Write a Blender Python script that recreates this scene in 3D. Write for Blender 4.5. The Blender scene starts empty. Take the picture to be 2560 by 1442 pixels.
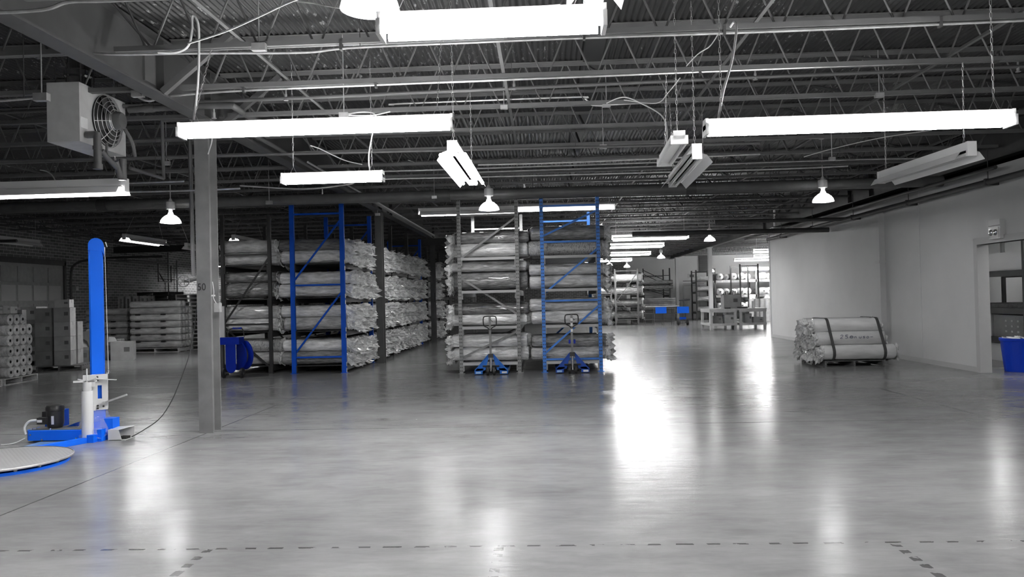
import bpy, bmesh, math, random
from mathutils import Vector, Matrix, noise
random.seed(7)
PI = math.pi
C = bpy.context.scene.collection
sc = bpy.context.scene

# ------------------------------------------------------------------ camera
FPX, YAW, PITCH, ROLL, EYE = 1950.0, -.0421, .0127, -.0231, 1.57
fw = Vector((math.sin(YAW)*math.cos(PITCH), math.cos(YAW)*math.cos(PITCH), math.sin(PITCH)))
_r = Vector((math.cos(YAW), -math.sin(YAW), 0)); _u = _r.cross(fw)
rt = _r*math.cos(ROLL) + _u*math.sin(ROLL); up = -_r*math.sin(ROLL) + _u*math.cos(ROLL)
cd = bpy.data.cameras.new('camera'); cam = bpy.data.objects.new('camera', cd); C.objects.link(cam)
cd.sensor_width = 36; cd.lens = FPX/2560*36; cd.clip_start = .05; cd.clip_end = 300
M = Matrix((rt, up, -fw)).transposed().to_4x4(); M.translation = (0, 0, EYE)
cam.matrix_world = M
sc.camera = cam
EYEP = Vector((0, 0, EYE))
def ray(x, y): return fw + rt*((x-1280)/FPX) - up*((y-721)/FPX)
def AY(x, y, Y): d = ray(x, y); return EYEP + d*(Y/d.y)
def AZ(x, y, z): d = ray(x, y); return EYEP + d*((z-EYE)/d.z)
def AX(x, y, X): d = ray(x, y); return EYEP + d*(X/d.x)

# ------------------------------------------------------------------ world, exposure
w = bpy.data.worlds.new('world'); sc.world = w; w.use_nodes = True
w.node_tree.nodes['Background'].inputs[0].default_value = (1, 1, 1, 1)
w.node_tree.nodes['Background'].inputs[1].default_value = 0.004
vs = sc.view_settings
vs.view_transform = 'Standard'; vs.look = 'None'; vs.gamma = 1; vs.exposure = 1.92; vs.use_curve_mapping = False
TUBE = 24.0      # radiance of a burning fluorescent tube
BAY = 15.0       # radiance of a high bay lamp

# ------------------------------------------------------------------ materials
def mat(name, col=(.5,.5,.5), rough=.5, metal=0, noise_amt=0, nscale=8, bump=0, bscale=30, rnd=None, spec=.5, coat=0, stretch=(1,1,1), emit=0, alpha=1, rot=None):
    m = bpy.data.materials.new(name); m.use_nodes = True; nt = m.node_tree; N = nt.nodes; L = nt.links
    b = N['Principled BSDF']
    if isinstance(col, (int, float)): col = (col, col, col)
    b.inputs['Base Color'].default_value = (*col, 1); b.inputs['Roughness'].default_value = rough
    b.inputs['Metallic'].default_value = metal; b.inputs['Specular IOR Level'].default_value = spec
    b.inputs['Coat Weight'].default_value = coat; b.inputs['Alpha'].default_value = alpha
    if emit:
        b.inputs['Emission Color'].default_value = (*col, 1); b.inputs['Emission Strength'].default_value = emit
    tc = N.new('ShaderNodeTexCoord'); mp = N.new('ShaderNodeMapping'); mp.inputs['Scale'].default_value = stretch
    if rot: mp.inputs['Rotation'].default_value = rot
    L.new(tc.outputs['Object'], mp.inputs['Vector'])
    if rnd:
        oi = N.new('ShaderNodeObjectInfo'); ad = N.new('ShaderNodeVectorMath'); ad.operation = 'SCALE'
        L.new(oi.outputs['Random'], ad.inputs['Scale']); ad.inputs[0].default_value = (37, 91, 53)
        a2 = N.new('ShaderNodeVectorMath'); a2.operation = 'ADD'; L.new(mp.outputs[0], a2.inputs[0]); L.new(ad.outputs[0], a2.inputs[1])
        vec = a2.outputs[0]
    else: vec = mp.outputs[0]
    colsock = None
    if rnd:
        r = N.new('ShaderNodeValToRGB'); r.color_ramp.interpolation = 'LINEAR'
        els = r.color_ramp.elements
        for i, (p, v) in enumerate(rnd):
            e = els[i] if i < 2 else els.new(p)
            e.position = p; e.color = (v, v, v, 1)
        L.new(oi.outputs['Random'], r.inputs[0]); colsock = r.outputs[0]
    if noise_amt:
        n = N.new('ShaderNodeTexNoise'); n.inputs['Scale'].default_value = nscale; n.inputs['Detail'].default_value = 6
        L.new(vec, n.inputs['Vector'])
        mr = N.new('ShaderNodeMapRange'); mr.inputs[1].default_value = .3; mr.inputs[2].default_value = .7
        mr.inputs[3].default_value = 1-noise_amt; mr.inputs[4].default_value = 1+noise_amt
        L.new(n.outputs[0], mr.inputs[0])
        mx = N.new('ShaderNodeMix'); mx.data_type = 'RGBA'; mx.blend_type = 'MULTIPLY'; mx.inputs[0].default_value = 1
        if colsock: L.new(colsock, mx.inputs[6])
        else: mx.inputs[6].default_value = (*col, 1)
        L.new(mr.outputs[0], mx.inputs[7]); colsock = mx.outputs[2]
    if colsock: L.new(colsock, b.inputs['Base Color'])
    if bump:
        n2 = N.new('ShaderNodeTexNoise'); n2.inputs['Scale'].default_value = bscale; n2.inputs['Detail'].default_value = 4
        n2.inputs['Distortion'].default_value = 1.2
        L.new(vec, n2.inputs['Vector'])
        bp = N.new('ShaderNodeBump'); bp.inputs['Strength'].default_value = bump; bp.inputs['Distance'].default_value = .035
        L.new(n2.outputs[0], bp.inputs['Height']); L.new(bp.outputs[0], b.inputs['Normal'])
    return m
BLUE = mat('blue_paint', (.001,.075,.5), .5, noise_amt=.08, spec=.25)
BLUE_BRIGHT = mat('bright_blue_paint', (.003,.15,.88), .42, spec=.3)
BLUE_RACK = mat('pale_blue_rack_paint', (.035,.19,.62), .45, noise_amt=.15, nscale=4)
BLUE_DEEP = mat('deep_blue_paint', (.001,.02,.32), .5, spec=.25)
BLUE_PLASTIC = mat('blue_plastic', (.001,.05,.62), .5, spec=.3)
STEEL_DARK = mat('dark_painted_steel', .07, .5, noise_amt=.2, nscale=3)
JOIST = mat('joist_paint', .14, .5, noise_amt=.15, nscale=3)
STEEL_GREY = mat('grey_painted_steel', .11, .45, noise_amt=.15, nscale=4)
RACK_DARK = mat('charcoal_rack_paint', .03, .5)
RACK_GREY = mat('grey_rack_paint', .22, .45, noise_amt=.15, nscale=5)
GALV = mat('galvanised_steel', .55, .35, metal=.6, noise_amt=.2, nscale=10)
CHROME = mat('chrome', .7, .18, metal=1)
WHITE = mat('white_enamel', .75, .4)
CREAM = mat('off_white_plastic', .62, .45)
TUBEM = mat('burning_tube', (1,1,1), .4, emit=TUBE)
TUBED = mat('dim_tube', (1,1,1), .4, emit=TUBE*.2)
LAMPM = mat('burning_lamp', (1,1,1), .4, emit=BAY)
OFFTUBE = mat('unlit_tube', .55, .3)
REFL = mat('reflector_enamel', .8, .35)
BLACK = mat('black_rubber', .02, .5)
BLACKP = mat('black_plastic', .025, .35)
WOOD = mat('pallet_wood', .14, .8, noise_amt=.4, nscale=6, stretch=(1,8,8))
WOODL = mat('pale_pallet_wood', .42, .8, noise_amt=.3, nscale=6, stretch=(1,8,8))
CARD = mat('cardboard', .16, .75, rnd=[(0,.2),(1,.4)], noise_amt=.15, nscale=4)
CARDL = mat('pale_cardboard', .32, .75, noise_amt=.1, nscale=4)
TAPE = mat('packing_tape', .4, .25)
WRAP = mat('plastic_wrapped_carpet', .4, .24, rnd=[(0,.45),(.35,.8),(.6,.6),(.8,.85),(1,.7)], noise_amt=.3, nscale=7, bump=1, bscale=5, coat=.7, stretch=(.7,2.6,2.6), rot=(0,.3,.4))
WRAPD = mat('plastic_wrapped_dark_carpet', .12, .22, rnd=[(0,.16),(.5,.3),(1,.22)], noise_amt=.4, nscale=9, bump=1, bscale=6, coat=.9, stretch=(.7,2.6,2.6), rot=(0,-.35,-.4))
FILM = mat('crumpled_plastic', .7, .14, rnd=[(0,.6),(1,.85)], noise_amt=.25, nscale=10, bump=.6, bscale=12, coat=.6)
PAPER = mat('white_wrapped_roll', .6, .35, rnd=[(0,.6),(1,.78)], noise_amt=.12, nscale=5, bump=.5, bscale=3, stretch=(.5,2,2))
STRETCH = mat('stretch_film', .5, .2, rnd=[(0,.45),(1,.65)], noise_amt=.3, nscale=5, bump=.5, bscale=9, coat=.7, stretch=(.6,2,2))
BRIGHTROLL = mat('pale_carpet_roll', .6, .6, rnd=[(0,.3),(.4,.7),(1,.8)], noise_amt=.15, nscale=6)
STRAP = mat('dark_strap', .07, .4)
WALLM = mat('painted_wall', .68, .6, noise_amt=.05, nscale=.8)
WALLW = mat('white_wall', .78, .6, noise_amt=.04, nscale=.8)
TRIMM = mat('white_trim', .55, .5)
INK = mat('marker_ink', (.06,.07,.14), .6)
STENCIL = mat('black_stencil', .015, .7)

def nodes(name):
    m = bpy.data.materials.new(name); m.use_nodes = True; return m, m.node_tree.nodes, m.node_tree.links
def mth(N, L, op, a, b=None, c=None):
    n = N.new('ShaderNodeMath'); n.operation = op
    for i, v in enumerate((a, b, c)):
        if v is None: continue
        if isinstance(v, (int, float)): n.inputs[i].default_value = v
        else: L.new(v, n.inputs[i])
    return n.outputs[0]
def floor_material():
    m, N, L = nodes('worn_concrete'); b = N['Principled BSDF']
    g = N.new('ShaderNodeNewGeometry'); s = N.new('ShaderNodeSeparateXYZ'); L.new(g.outputs['Position'], s.inputs[0])
    def nz(scale, det=6, st=(1,1,1), dist=0):
        mp = N.new('ShaderNodeMapping'); mp.inputs['Scale'].default_value = st; L.new(g.outputs['Position'], mp.inputs[0])
        n = N.new('ShaderNodeTexNoise'); n.inputs['Scale'].default_value = scale; n.inputs['Detail'].default_value = det
        n.inputs['Roughness'].default_value = .6; n.inputs['Distortion'].default_value = dist
        L.new(mp.outputs[0], n.inputs['Vector']); return n.outputs[0]
    big = nz(.35, 5, (1,1,1), .2); fine = nz(2.6, 12, (.55,1,1)); med = nz(.9, 3, (.7,1,1))
    v = mth(N, L, 'MULTIPLY_ADD', big, .12, .005)
    v = mth(N, L, 'MULTIPLY_ADD', med, .12, v)
    v = mth(N, L, 'MULTIPLY_ADD', fine, .26, v)
    v = mth(N, L, 'MULTIPLY_ADD', nz(9, 12, (.35,1.2,1), 1.0), .16, v)
    v = mth(N, L, 'MULTIPLY', v, .68)
    # joints and worn tape, with breaks
    brkn = nz(5, 6)
    def line(sock, at, wdt, lo, other=None, a=None, bb=None, dash=None):
        d = mth(N, L, 'ABSOLUTE', mth(N, L, 'SUBTRACT', sock, at))
        k = mth(N, L, 'LESS_THAN', d, wdt)
        brk = mth(N, L, 'GREATER_THAN', fine if not dash else brkn, lo)
        if dash: brk = mth(N, L, 'MULTIPLY', brk, mth(N, L, 'GREATER_THAN', mth(N, L, 'SINE', mth(N, L, 'MULTIPLY_ADD', brkn, 9, mth(N, L, 'MULTIPLY', dash[0], dash[1]))), .1))
        k = mth(N, L, 'MULTIPLY', k, brk)
        if other is not None:
            k = mth(N, L, 'MULTIPLY', k, mth(N, L, 'GREATER_THAN', other, a)); k = mth(N, L, 'MULTIPLY', k, mth(N, L, 'LESS_THAN', other, bb))
        return k
    X, Y = s.outputs[0], s.outputs[1]
    wob = mth(N, L, 'MULTIPLY_ADD', med, .02, -.01)
    Yw = mth(N, L, 'ADD', Y, wob); Xw = mth(N, L, 'ADD', X, wob)
    tot = line(Yw, 4.965, .014, .42, dash=(X, 34))
    for a in (line(Yw, 9.6, .012, .3), line(Yw, 12.75, .015, .42), line(Yw, 19.4, .02, .4), line(Yw, 28.9, .02, .4),
              line(Xw, -.33, .03, .43, Y, 3, 4.97, (Y, 48)), line(Xw, -2.2, .028, .4, Y, 3, 4.97, (Y, 48)), line(Xw, 2.12, .028, .4, Y, 3, 4.97, (Y, 48)),
              line(Xw, 5.3, .03, .45, Y, 9.5, 13), line(Xw, -4.2, .01, .3), line(Xw, 2.1, .012, .5, Y, 13, 50)):
        tot = mth(N, L, 'MAXIMUM', tot, a)
    k = mth(N, L, 'MULTIPLY_ADD', tot, -.62, 1)
    v = mth(N, L, 'MULTIPLY', v, k)
    # small pale flecks
    vo = N.new('ShaderNodeTexVoronoi'); vo.inputs['Scale'].default_value = .9; L.new(g.outputs['Position'], vo.inputs['Vector'])
    fl = mth(N, L, 'LESS_THAN', vo.outputs['Distance'], .011)
    v = mth(N, L, 'MULTIPLY_ADD', fl, .35, v)
    cc = N.new('ShaderNodeCombineColor')
    for i in range(3): L.new(v, cc.inputs[i])
    L.new(cc.outputs[0], b.inputs['Base Color'])
    ro = mth(N, L, 'MULTIPLY_ADD', med, .14, .145); L.new(ro, b.inputs['Roughness'])
    b.inputs['Specular IOR Level'].default_value = .42
    bp = N.new('ShaderNodeBump'); bp.inputs['Strength'].default_value = .16; bp.inputs['Distance'].default_value = .02
    h = mth(N, L, 'MULTIPLY_ADD', nz(4, 3, (.35,1.8,1)), .9, mth(N, L, 'MULTIPLY', tot, -.5))
    L.new(h, bp.inputs['Height']); L.new(bp.outputs[0], b.inputs['Normal'])
    return m
def brick_material():
    m, N, L = nodes('dark_brick'); b = N['Principled BSDF']; b.inputs['Roughness'].default_value = .8
    g = N.new('ShaderNodeNewGeometry'); s = N.new('ShaderNodeSeparateXYZ'); L.new(g.outputs['Position'], s.inputs[0])
    c = N.new('ShaderNodeCombineXYZ'); a = N.new('ShaderNodeMath'); a.operation = 'ADD'
    L.new(s.outputs[0], a.inputs[0]); L.new(s.outputs[1], a.inputs[1]); L.new(a.outputs[0], c.inputs[0]); L.new(s.outputs[2], c.inputs[1])
    t = N.new('ShaderNodeTexBrick'); L.new(c.outputs[0], t.inputs['Vector'])
    t.inputs['Color1'].default_value = (.13,.13,.13,1); t.inputs['Color2'].default_value = (.24,.24,.24,1); t.inputs['Mortar'].default_value = (.6,.6,.6,1)
    t.inputs['Scale'].default_value = 1; t.inputs['Brick Width'].default_value = .3; t.inputs['Row Height'].default_value = .1; t.inputs['Mortar Size'].default_value = .008
    L.new(t.outputs['Color'], b.inputs['Base Color'])
    return m
def deck_material():
    m, N, L = nodes('corrugated_deck'); b = N['Principled BSDF']; b.inputs['Roughness'].default_value = .45
    g = N.new('ShaderNodeNewGeometry')
    def nz(scale, st, det=5):
        mp = N.new('ShaderNodeMapping'); mp.inputs['Scale'].default_value = st; L.new(g.outputs['Position'], mp.inputs[0])
        n = N.new('ShaderNodeTexNoise'); n.inputs['Scale'].default_value = scale; n.inputs['Detail'].default_value = det; n.inputs['Roughness'].default_value = .7
        L.new(mp.outputs[0], n.inputs['Vector']); return n.outputs[0]
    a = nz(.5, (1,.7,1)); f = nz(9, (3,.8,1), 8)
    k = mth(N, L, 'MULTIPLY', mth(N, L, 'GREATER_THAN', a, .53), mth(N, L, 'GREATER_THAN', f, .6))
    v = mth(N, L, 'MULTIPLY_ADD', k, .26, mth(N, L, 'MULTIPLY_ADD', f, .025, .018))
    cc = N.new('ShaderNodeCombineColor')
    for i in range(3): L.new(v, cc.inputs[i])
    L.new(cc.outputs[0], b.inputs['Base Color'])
    return m
def plate_material():
    m, N, L = nodes('tread_plate'); b = N['Principled BSDF']; b.inputs['Roughness'].default_value = .4
    b.inputs['Base Color'].default_value = (.33,.33,.33,1)
    g = N.new('ShaderNodeNewGeometry'); v = N.new('ShaderNodeTexVoronoi'); v.inputs['Scale'].default_value = 40; v.inputs['Randomness'].default_value = 0
    mp = N.new('ShaderNodeMapping'); mp.inputs['Rotation'].default_value = (0,0,.6); mp.inputs['Scale'].default_value = (1,.6,1)
    L.new(g.outputs['Position'], mp.inputs[0]); L.new(mp.outputs[0], v.inputs['Vector'])
    bp = N.new('ShaderNodeBump'); bp.inputs['Strength'].default_value = .8; bp.inputs['Distance'].default_value = .004; bp.invert = True
    L.new(v.outputs['Distance'], bp.inputs['Height']); L.new(bp.outputs[0], b.inputs['Normal'])
    return m
def patterned_wrap():
    m = mat('plastic_wrapped_trellis_carpet', .3, .25, bump=.6, bscale=8, coat=.6, stretch=(.8,2.5,2.5)); N = m.node_tree.nodes; L = m.node_tree.links
    t = N.new('ShaderNodeTexWave'); t.inputs['Scale'].default_value = 7; t.inputs['Distortion'].default_value = 9; t.inputs['Detail'].default_value = 0; t.inputs['Detail Scale'].default_value = 2
    tc = N.new('ShaderNodeTexCoord'); L.new(tc.outputs['Object'], t.inputs['Vector'])
    r = N.new('ShaderNodeValToRGB'); r.color_ramp.elements[0].color = (.3,.3,.3,1); r.color_ramp.elements[0].position = .1
    r.color_ramp.elements[1].color = (.5,.5,.5,1); r.color_ramp.elements[1].position = .3
    L.new(t.outputs[0], r.inputs[0]); L.new(r.outputs[0], N['Principled BSDF'].inputs['Base Color'])
    return m
def dome_material():
    m, N, L = nodes('translucent_dome'); N.remove(N['Principled BSDF']); out = [n for n in N if n.type == 'OUTPUT_MATERIAL'][0]
    d = N.new('ShaderNodeBsdfDiffuse'); d.inputs[0].default_value = (.8,.8,.8,1); t = N.new('ShaderNodeBsdfTranslucent'); t.inputs[0].default_value = (.8,.8,.8,1)
    x = N.new('ShaderNodeMixShader'); x.inputs[0].default_value = .07; L.new(d.outputs[0], x.inputs[1]); L.new(t.outputs[0], x.inputs[2]); L.new(x.outputs[0], out.inputs[0]); return m
DOMEM = dome_material()
FLOORM, BRICK, DECK, PLATE, PATTERN = floor_material(), brick_material(), deck_material(), plate_material(), patterned_wrap()

# ------------------------------------------------------------------ mesh helpers
class MB:
    def __init__(s): s.v = []; s.f = []; s.sm = []
    def add(s, vs, fs, smooth=False):
        o = len(s.v); s.v += [tuple(v) for v in vs]; s.f += [tuple(i+o for i in f) for f in fs]; s.sm += [smooth]*len(fs); return s
    def box(s, x0, x1, y0, y1, z0, z1, rot=0, c=None):
        vs = [(x, y, z) for z in (z0, z1) for y in (y0, y1) for x in (x0, x1)]
        if rot:
            c = c or ((x0+x1)/2, (y0+y1)/2); q, p = math.sin(rot), math.cos(rot)
            vs = [(c[0]+(x-c[0])*p-(y-c[1])*q, c[1]+(x-c[0])*q+(y-c[1])*p, z) for x, y, z in vs]
        return s.add(vs, [(0,2,3,1),(4,5,7,6),(0,1,5,4),(2,6,7,3),(0,4,6,2),(1,3,7,5)])
    def bar(s, a, b, wd, ht=None, upv=(0,0,1)):
        a = Vector(a); b = Vector(b); d = (b-a).normalized(); u = Vector(upv)
        if abs(d.dot(u)) > .97: u = Vector((1,0,0))
        r = d.cross(u).normalized(); u = r.cross(d); ht = ht or wd
        vs = [p + r*sx*wd/2 + u*sz*ht/2 for p in (a, b) for sz in (-1, 1) for sx in (-1, 1)]
        return s.add(vs, [(0,2,3,1),(4,5,7,6),(0,1,5,4),(2,6,7,3),(0,4,6,2),(1,3,7,5)])
    def tube(s, pts, r, n=8, caps=True, closed=False):
        pts = [Vector(p) for p in pts]; m = len(pts); rs = r if isinstance(r, (list, tuple)) else [r]*m
        vs = []; prev = None
        for i, p in enumerate(pts):
            if closed: d = (pts[(i+1) % m]-pts[i-1]).normalized()
            else: d = (pts[min(i+1, m-1)]-pts[max(i-1, 0)]).normalized()
            if prev is None:
                u = Vector((0,0,1)) if abs(d.z) < .9 else Vector((1,0,0)); prev = d.cross(u).normalized()
            a = (prev - d*prev.dot(d)).normalized(); prev = a; b = d.cross(a)
            vs += [p + (a*math.cos(2*PI*k/n) + b*math.sin(2*PI*k/n))*rs[i] for k in range(n)]
        fs = [(i*n+k, i*n+(k+1) % n, ((i+1) % m)*n+(k+1) % n, ((i+1) % m)*n+k) for i in range(m if closed else m-1) for k in range(n)]
        s.add(vs, fs, True)
        if caps and not closed:
            o = len(s.v)-m*n; s.f += [tuple(o+k for k in reversed(range(n))), tuple(o+(m-1)*n+k for k in range(n))]; s.sm += [False]*2
        return s
    def lathe(s, prof, c=(0,0,0), n=24, axis='z', smooth=True):
        vs = []
        for r, h in prof:
            for k in range(n):
                a = 2*PI*k/n; p = (r*math.cos(a), r*math.sin(a), h)
                if axis == 'x': p = (p[2], p[0], p[1])
                if axis == 'y': p = (p[0], p[2], p[1])
                vs.append((c[0]+p[0], c[1]+p[1], c[2]+p[2]))
        m = len(prof)
        fs = [(i*n+k, i*n+(k+1) % n, (i+1)*n+(k+1) % n, (i+1)*n+k) for i in range(m-1) for k in range(n)]
        return s.add(vs, fs, smooth)
    def prism(s, pts, d):       # flat outline (3D points) pushed along d
        n = len(pts); d = Vector(d); vs = [Vector(p) for p in pts] + [Vector(p)+d for p in pts]
        return s.add(vs, [tuple(reversed(range(n))), tuple(range(n, 2*n))] + [(i, (i+1) % n, n+(i+1) % n, n+i) for i in range(n)])
    def mesh(s, name, m):
        me = bpy.data.meshes.new(name); me.from_pydata(s.v, [], s.f)
        me.polygons.foreach_set('use_smooth', s.sm)
        if m: me.materials.append(m)
        bm = bmesh.new(); bm.from_mesh(me); bmesh.ops.recalc_face_normals(bm, faces=bm.faces); bm.to_mesh(me); bm.free()
        if any(s.sm): me.set_sharp_from_angle(angle=.75)
        return me
    def build(s, name, m, parent=None, loc=(0,0,0)):
        o = bpy.data.objects.new(name, s.mesh(name, m)); C.objects.link(o); o.location = loc
        if parent: o.parent = parent
        return o
def tag(o, label, cat, group=None, kind=None):
    o['label'] = label; o['category'] = cat
    if group: o['group'] = group
    if kind: o['kind'] = kind
    return o
def struct(o): o['kind'] = 'structure'; return o
def empty(name, loc=(0,0,0), rz=0):
    o = bpy.data.objects.new(name, None); o.location = loc; o.rotation_euler = (0,0,rz); o.empty_display_size = .1; C.objects.link(o); return o
def dup(root, loc=None, rz=None, label=None, group=None, parent=None):
    r = root.copy(); C.objects.link(r)
    if parent: r.parent = parent
    if loc is not None: r.location = loc
    if rz is not None: r.rotation_euler = (0, 0, rz)
    if label: r['label'] = label
    if group: r['group'] = group
    for ch in root.children: dup(ch, parent=r)
    return r
def smoothpath(pts, n=8):
    P = [Vector(p) for p in pts]; out = []
    for i in range(len(P)-1):
        a, b, c, d = P[max(i-1, 0)], P[i], P[i+1], P[min(i+2, len(P)-1)]
        for k in range(n):
            t = k/n; out.append(.5*((2*b)+(c-a)*t+(2*a-5*b+4*c-d)*t*t+(3*b-3*c+d-a)*t**3))
    return out + [P[-1]]
ORD = ['first','second','third','fourth','fifth','sixth','seventh','eighth','ninth','tenth','eleventh','twelfth','thirteenth','fourteenth','fifteenth','sixteenth','seventeenth','eighteenth','nineteenth','twentieth']
TENS = {2:'twenty',3:'thirty',4:'forty'}
def ordn(i):
    if i < 20: return ORD[i]
    n = i+1
    if n % 10 == 0: return TENS[n//10][:-1]+'ieth'
    return TENS[n//10]+'-'+ORD[n % 10-1]

# ================================================================== SETTING
XW, XL, YB, YF = 8.0, -16.4, -7.0, 51.0      # right wall, left wall, behind, far wall
ZD = 4.57                                    # underside of the roof deck
XR2 = 22.0
struct(MB().box(XL-.3, XR2, YB, YF+.3, -.2, 0).build('floor', FLOORM))
# corrugated deck, ribs running away from the camera
def corrugated(x0, x1, y0, y1, z):
    n = int((x1-x0)/.0085); vs = []; fs = []
    for i in range(n+1):
        x = x0+(x1-x0)*i/n; h = z+.012+.012*math.cos(2*PI*x/.068)
        vs += [(x, y0, h), (x, y1, h)]
    for i in range(n): fs.append((2*i, 2*i+2, 2*i+3, 2*i+1))
    vs += [(x0, y0, z+.1), (x1, y0, z+.1), (x1, y1, z+.1), (x0, y1, z+.1)]; o = 2*(n+1); fs.append((o, o+1, o+2, o+3))
    return MB().add(vs, fs, True)
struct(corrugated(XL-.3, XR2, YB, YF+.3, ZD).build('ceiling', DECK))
b = MB()
b.box(XW, XW+.15, 14.72, 28.0, 0, 3.72); b.box(XW, XW+.15, 11.2, 14.72, 2.36, 3.72); b.box(XW, XW+.15, YB, 11.2, 0, 3.72)
struct(b.build('wall_right', WALLM))
struct(MB().box(XW-.015, XW, 14.83, 28.0, 0, .10).build('baseboard_right', TRIMM))
b = MB(); b.box(XW-.03, XW+.18, 14.72-.001, 14.84, 0, 2.48); b.box(XW-.03, XW+.18, 11.08, 14.72, 2.36, 2.48); b.box(XW-.03, XW+.18, 11.08, 11.2, 0, 2.36)
struct(b.build('trim_1', TRIMM))
struct(MB().box(XW-.008, XW, 16.95, 16.98, .1, 3.7).build('trim_2', WALLM))
# far end of the right wall returning to the right
struct(MB().box(XW-.02, XW+.17, 27.98, 28.1, 0, 3.72).build('trim_3', TRIMM))
struct(MB().box(XW+.15, XR2, 27.85, 28.0, 0, ZD).build('wall_partition', WALLW))
struct(MB().box(5.3, XR2, YF, YF+.3, 0, ZD).build('wall_back', WALLW))
struct(MB().box(XL-.3, 5.3, YF, YF+.3, 0, ZD).build('wall_far_left', BRICK))
struct(MB().box(XR2-.2, XR2, 11, YF, 0, ZD).build('wall_far_right', WALLW))
struct(MB().box(XL-.3, XW+.15, YB-.3, YB, 0, ZD).build('wall_behind', WALLM))
# side room behind the doorway
b = MB(); b.box(11.6, 11.75, 9.5, 27.85, 0, 3.2); b.box(XW+.15, 11.6, 9.5, 9.65, 0, 3.2)
struct(b.build('wall_side_room', WALLW))
struct(MB().box(XW+.15, 11.75, 9.5, 27.85, 3.2, 3.3).build('ceiling_side_room', WALLW))
# left brick wall with two overhead doors
struct(MB().box(XL-.3, XL, YB, YF, 0, ZD).build('wall_left', BRICK))
DOORP = mat('door_pane', .5, .4)
DOORM = mat('overhead_door_paint', .35, .5, noise_amt=.1)
for n, (y0, y1) in enumerate(((21.9, 25.85), (14.5, 18.4))):
    d = struct(MB().box(XL, XL+.04, y0, y1, 0, 3.03).build('door_%d' % (n+1), DOORM))
    rows, cols = 5, 5
    for i in range(rows):
        for j in range(cols):
            a, bb = y0+.1+(y1-y0-.2)*j/cols+.05, y0+.1+(y1-y0-.2)*(j+1)/cols-.05
            MB().box(XL+.04, XL+.055, a, bb, .08+i*.59, .08+(i+1)*.59-.1).build('door_panel', DOORM if i != 3 else DOORP, d)
    fr = MB(); fr.box(XL, XL+.1, y0-.1, y0, 0, 3.15); fr.box(XL, XL+.1, y1, y1+.1, 0, 3.15); fr.box(XL, XL+.1, y0-.1, y1+.1, 3.03, 3.2)
    fr.build('door_frame', TRIMM if 0 else STEEL_DARK, d)
    MB().tube(smoothpath([(XL+.2, y1+.2, 1.2), (XL+.2, y1+.2, 2.7), (XL+.3, y1+.3, 3.1), (XL+.7, y1+.5, 3.25), (XL+1.5, y1+.6, 3.3), (XL+3.2, y1+.6, 3.3)]), .04, 6).build('door_track', BLACKP, d)

# ------------------------------------------------------------------ steel frame: girders, columns, joists
def ibeam(x, y0, y1, z0, z1, fw_=.2, t=.025):
    m = MB(); m.box(x-fw_/2, x+fw_/2, y0, y1, z0, z0+t); m.box(x-fw_/2, x+fw_/2, y0, y1, z1-t, z1); m.box(x-.008, x+.008, y0, y1, z0+t, z1-t); return m
GZ0, GZ1 = 3.87, 4.50
for x, nm in ((-4.2, 'roof girder crossing over the columns left of centre'), (8.2, 'roof girder running along the top of the right wall')):
    g = ibeam(x, YB, YF, GZ0, GZ1).build('roof_girder', STEEL_DARK)
    tag(g, 'dark steel I-beam ' + nm, 'girder')
    for y in (8.35, 9.55, 10.9, 18.3, 19.75, 21.1, 29.2):
        MB().box(x-.09, x+.09, y-.01, y+.01, GZ0+.025, GZ1-.025).build('stiffener', STEEL_DARK, g)
    for y in (8.05, 11.1, 18.1):
        MB().box(x-.03, x+.03, y, y+.22, GZ0+.1, GZ1-.1).build('splice_plate', STEEL_GREY, g)
def column(x, y, h, m, label, z0=0):
    c = MB(); wd, dp, t = .175, .25, .014
    c.box(x-wd/2, x+wd/2, y, y+t, 0, h); c.box(x-wd/2, x+wd/2, y+dp-t, y+dp, 0, h); c.box(x-.005, x+.005, y+t, y+dp-t, 0, h)
    o = c.build('steel_column', m); tag(o, label, 'column', 'steel H-columns')
    MB().box(x-.13, x+.13, y-.02, y+dp+.02, h-.02, h).build('cap_plate', m, o)
    return o
COLG = mat('column_paint', .17, .45, noise_amt=.15, nscale=5)
col50 = column(-4.2, 9.44, GZ0, COLG, 'grey steel H-column stencilled 50 at left')
column(-4.2, 19.65, GZ0, STEEL_DARK, 'dark steel column standing midway along the left carpet rack')
col3 = column(-4.2, 29.1, GZ0, STEEL_DARK, 'dark steel column at the far end of the left carpet rack')
column(-4.2, 39.3, GZ0, STEEL_DARK, 'farthest dark steel column behind the left racks')
for y, lb in ((38.9, 'white painted column rising behind the wooden worktable'), (48.6, 'white painted column beside the far white door')):
    column(8.2, y, GZ0, WHITE, lb)
b = MB(); b.box(XW-.13, XW-.001, 18.66, 18.82, 0.001, 3.4); b.box(XW-.16, XW-.001, 18.62, 18.86, 2.2, 2.26)
tag(b.build('pipe_cover', WALLM), 'grey boxed pipe cover running up the right wall', 'pipe cover')
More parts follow.
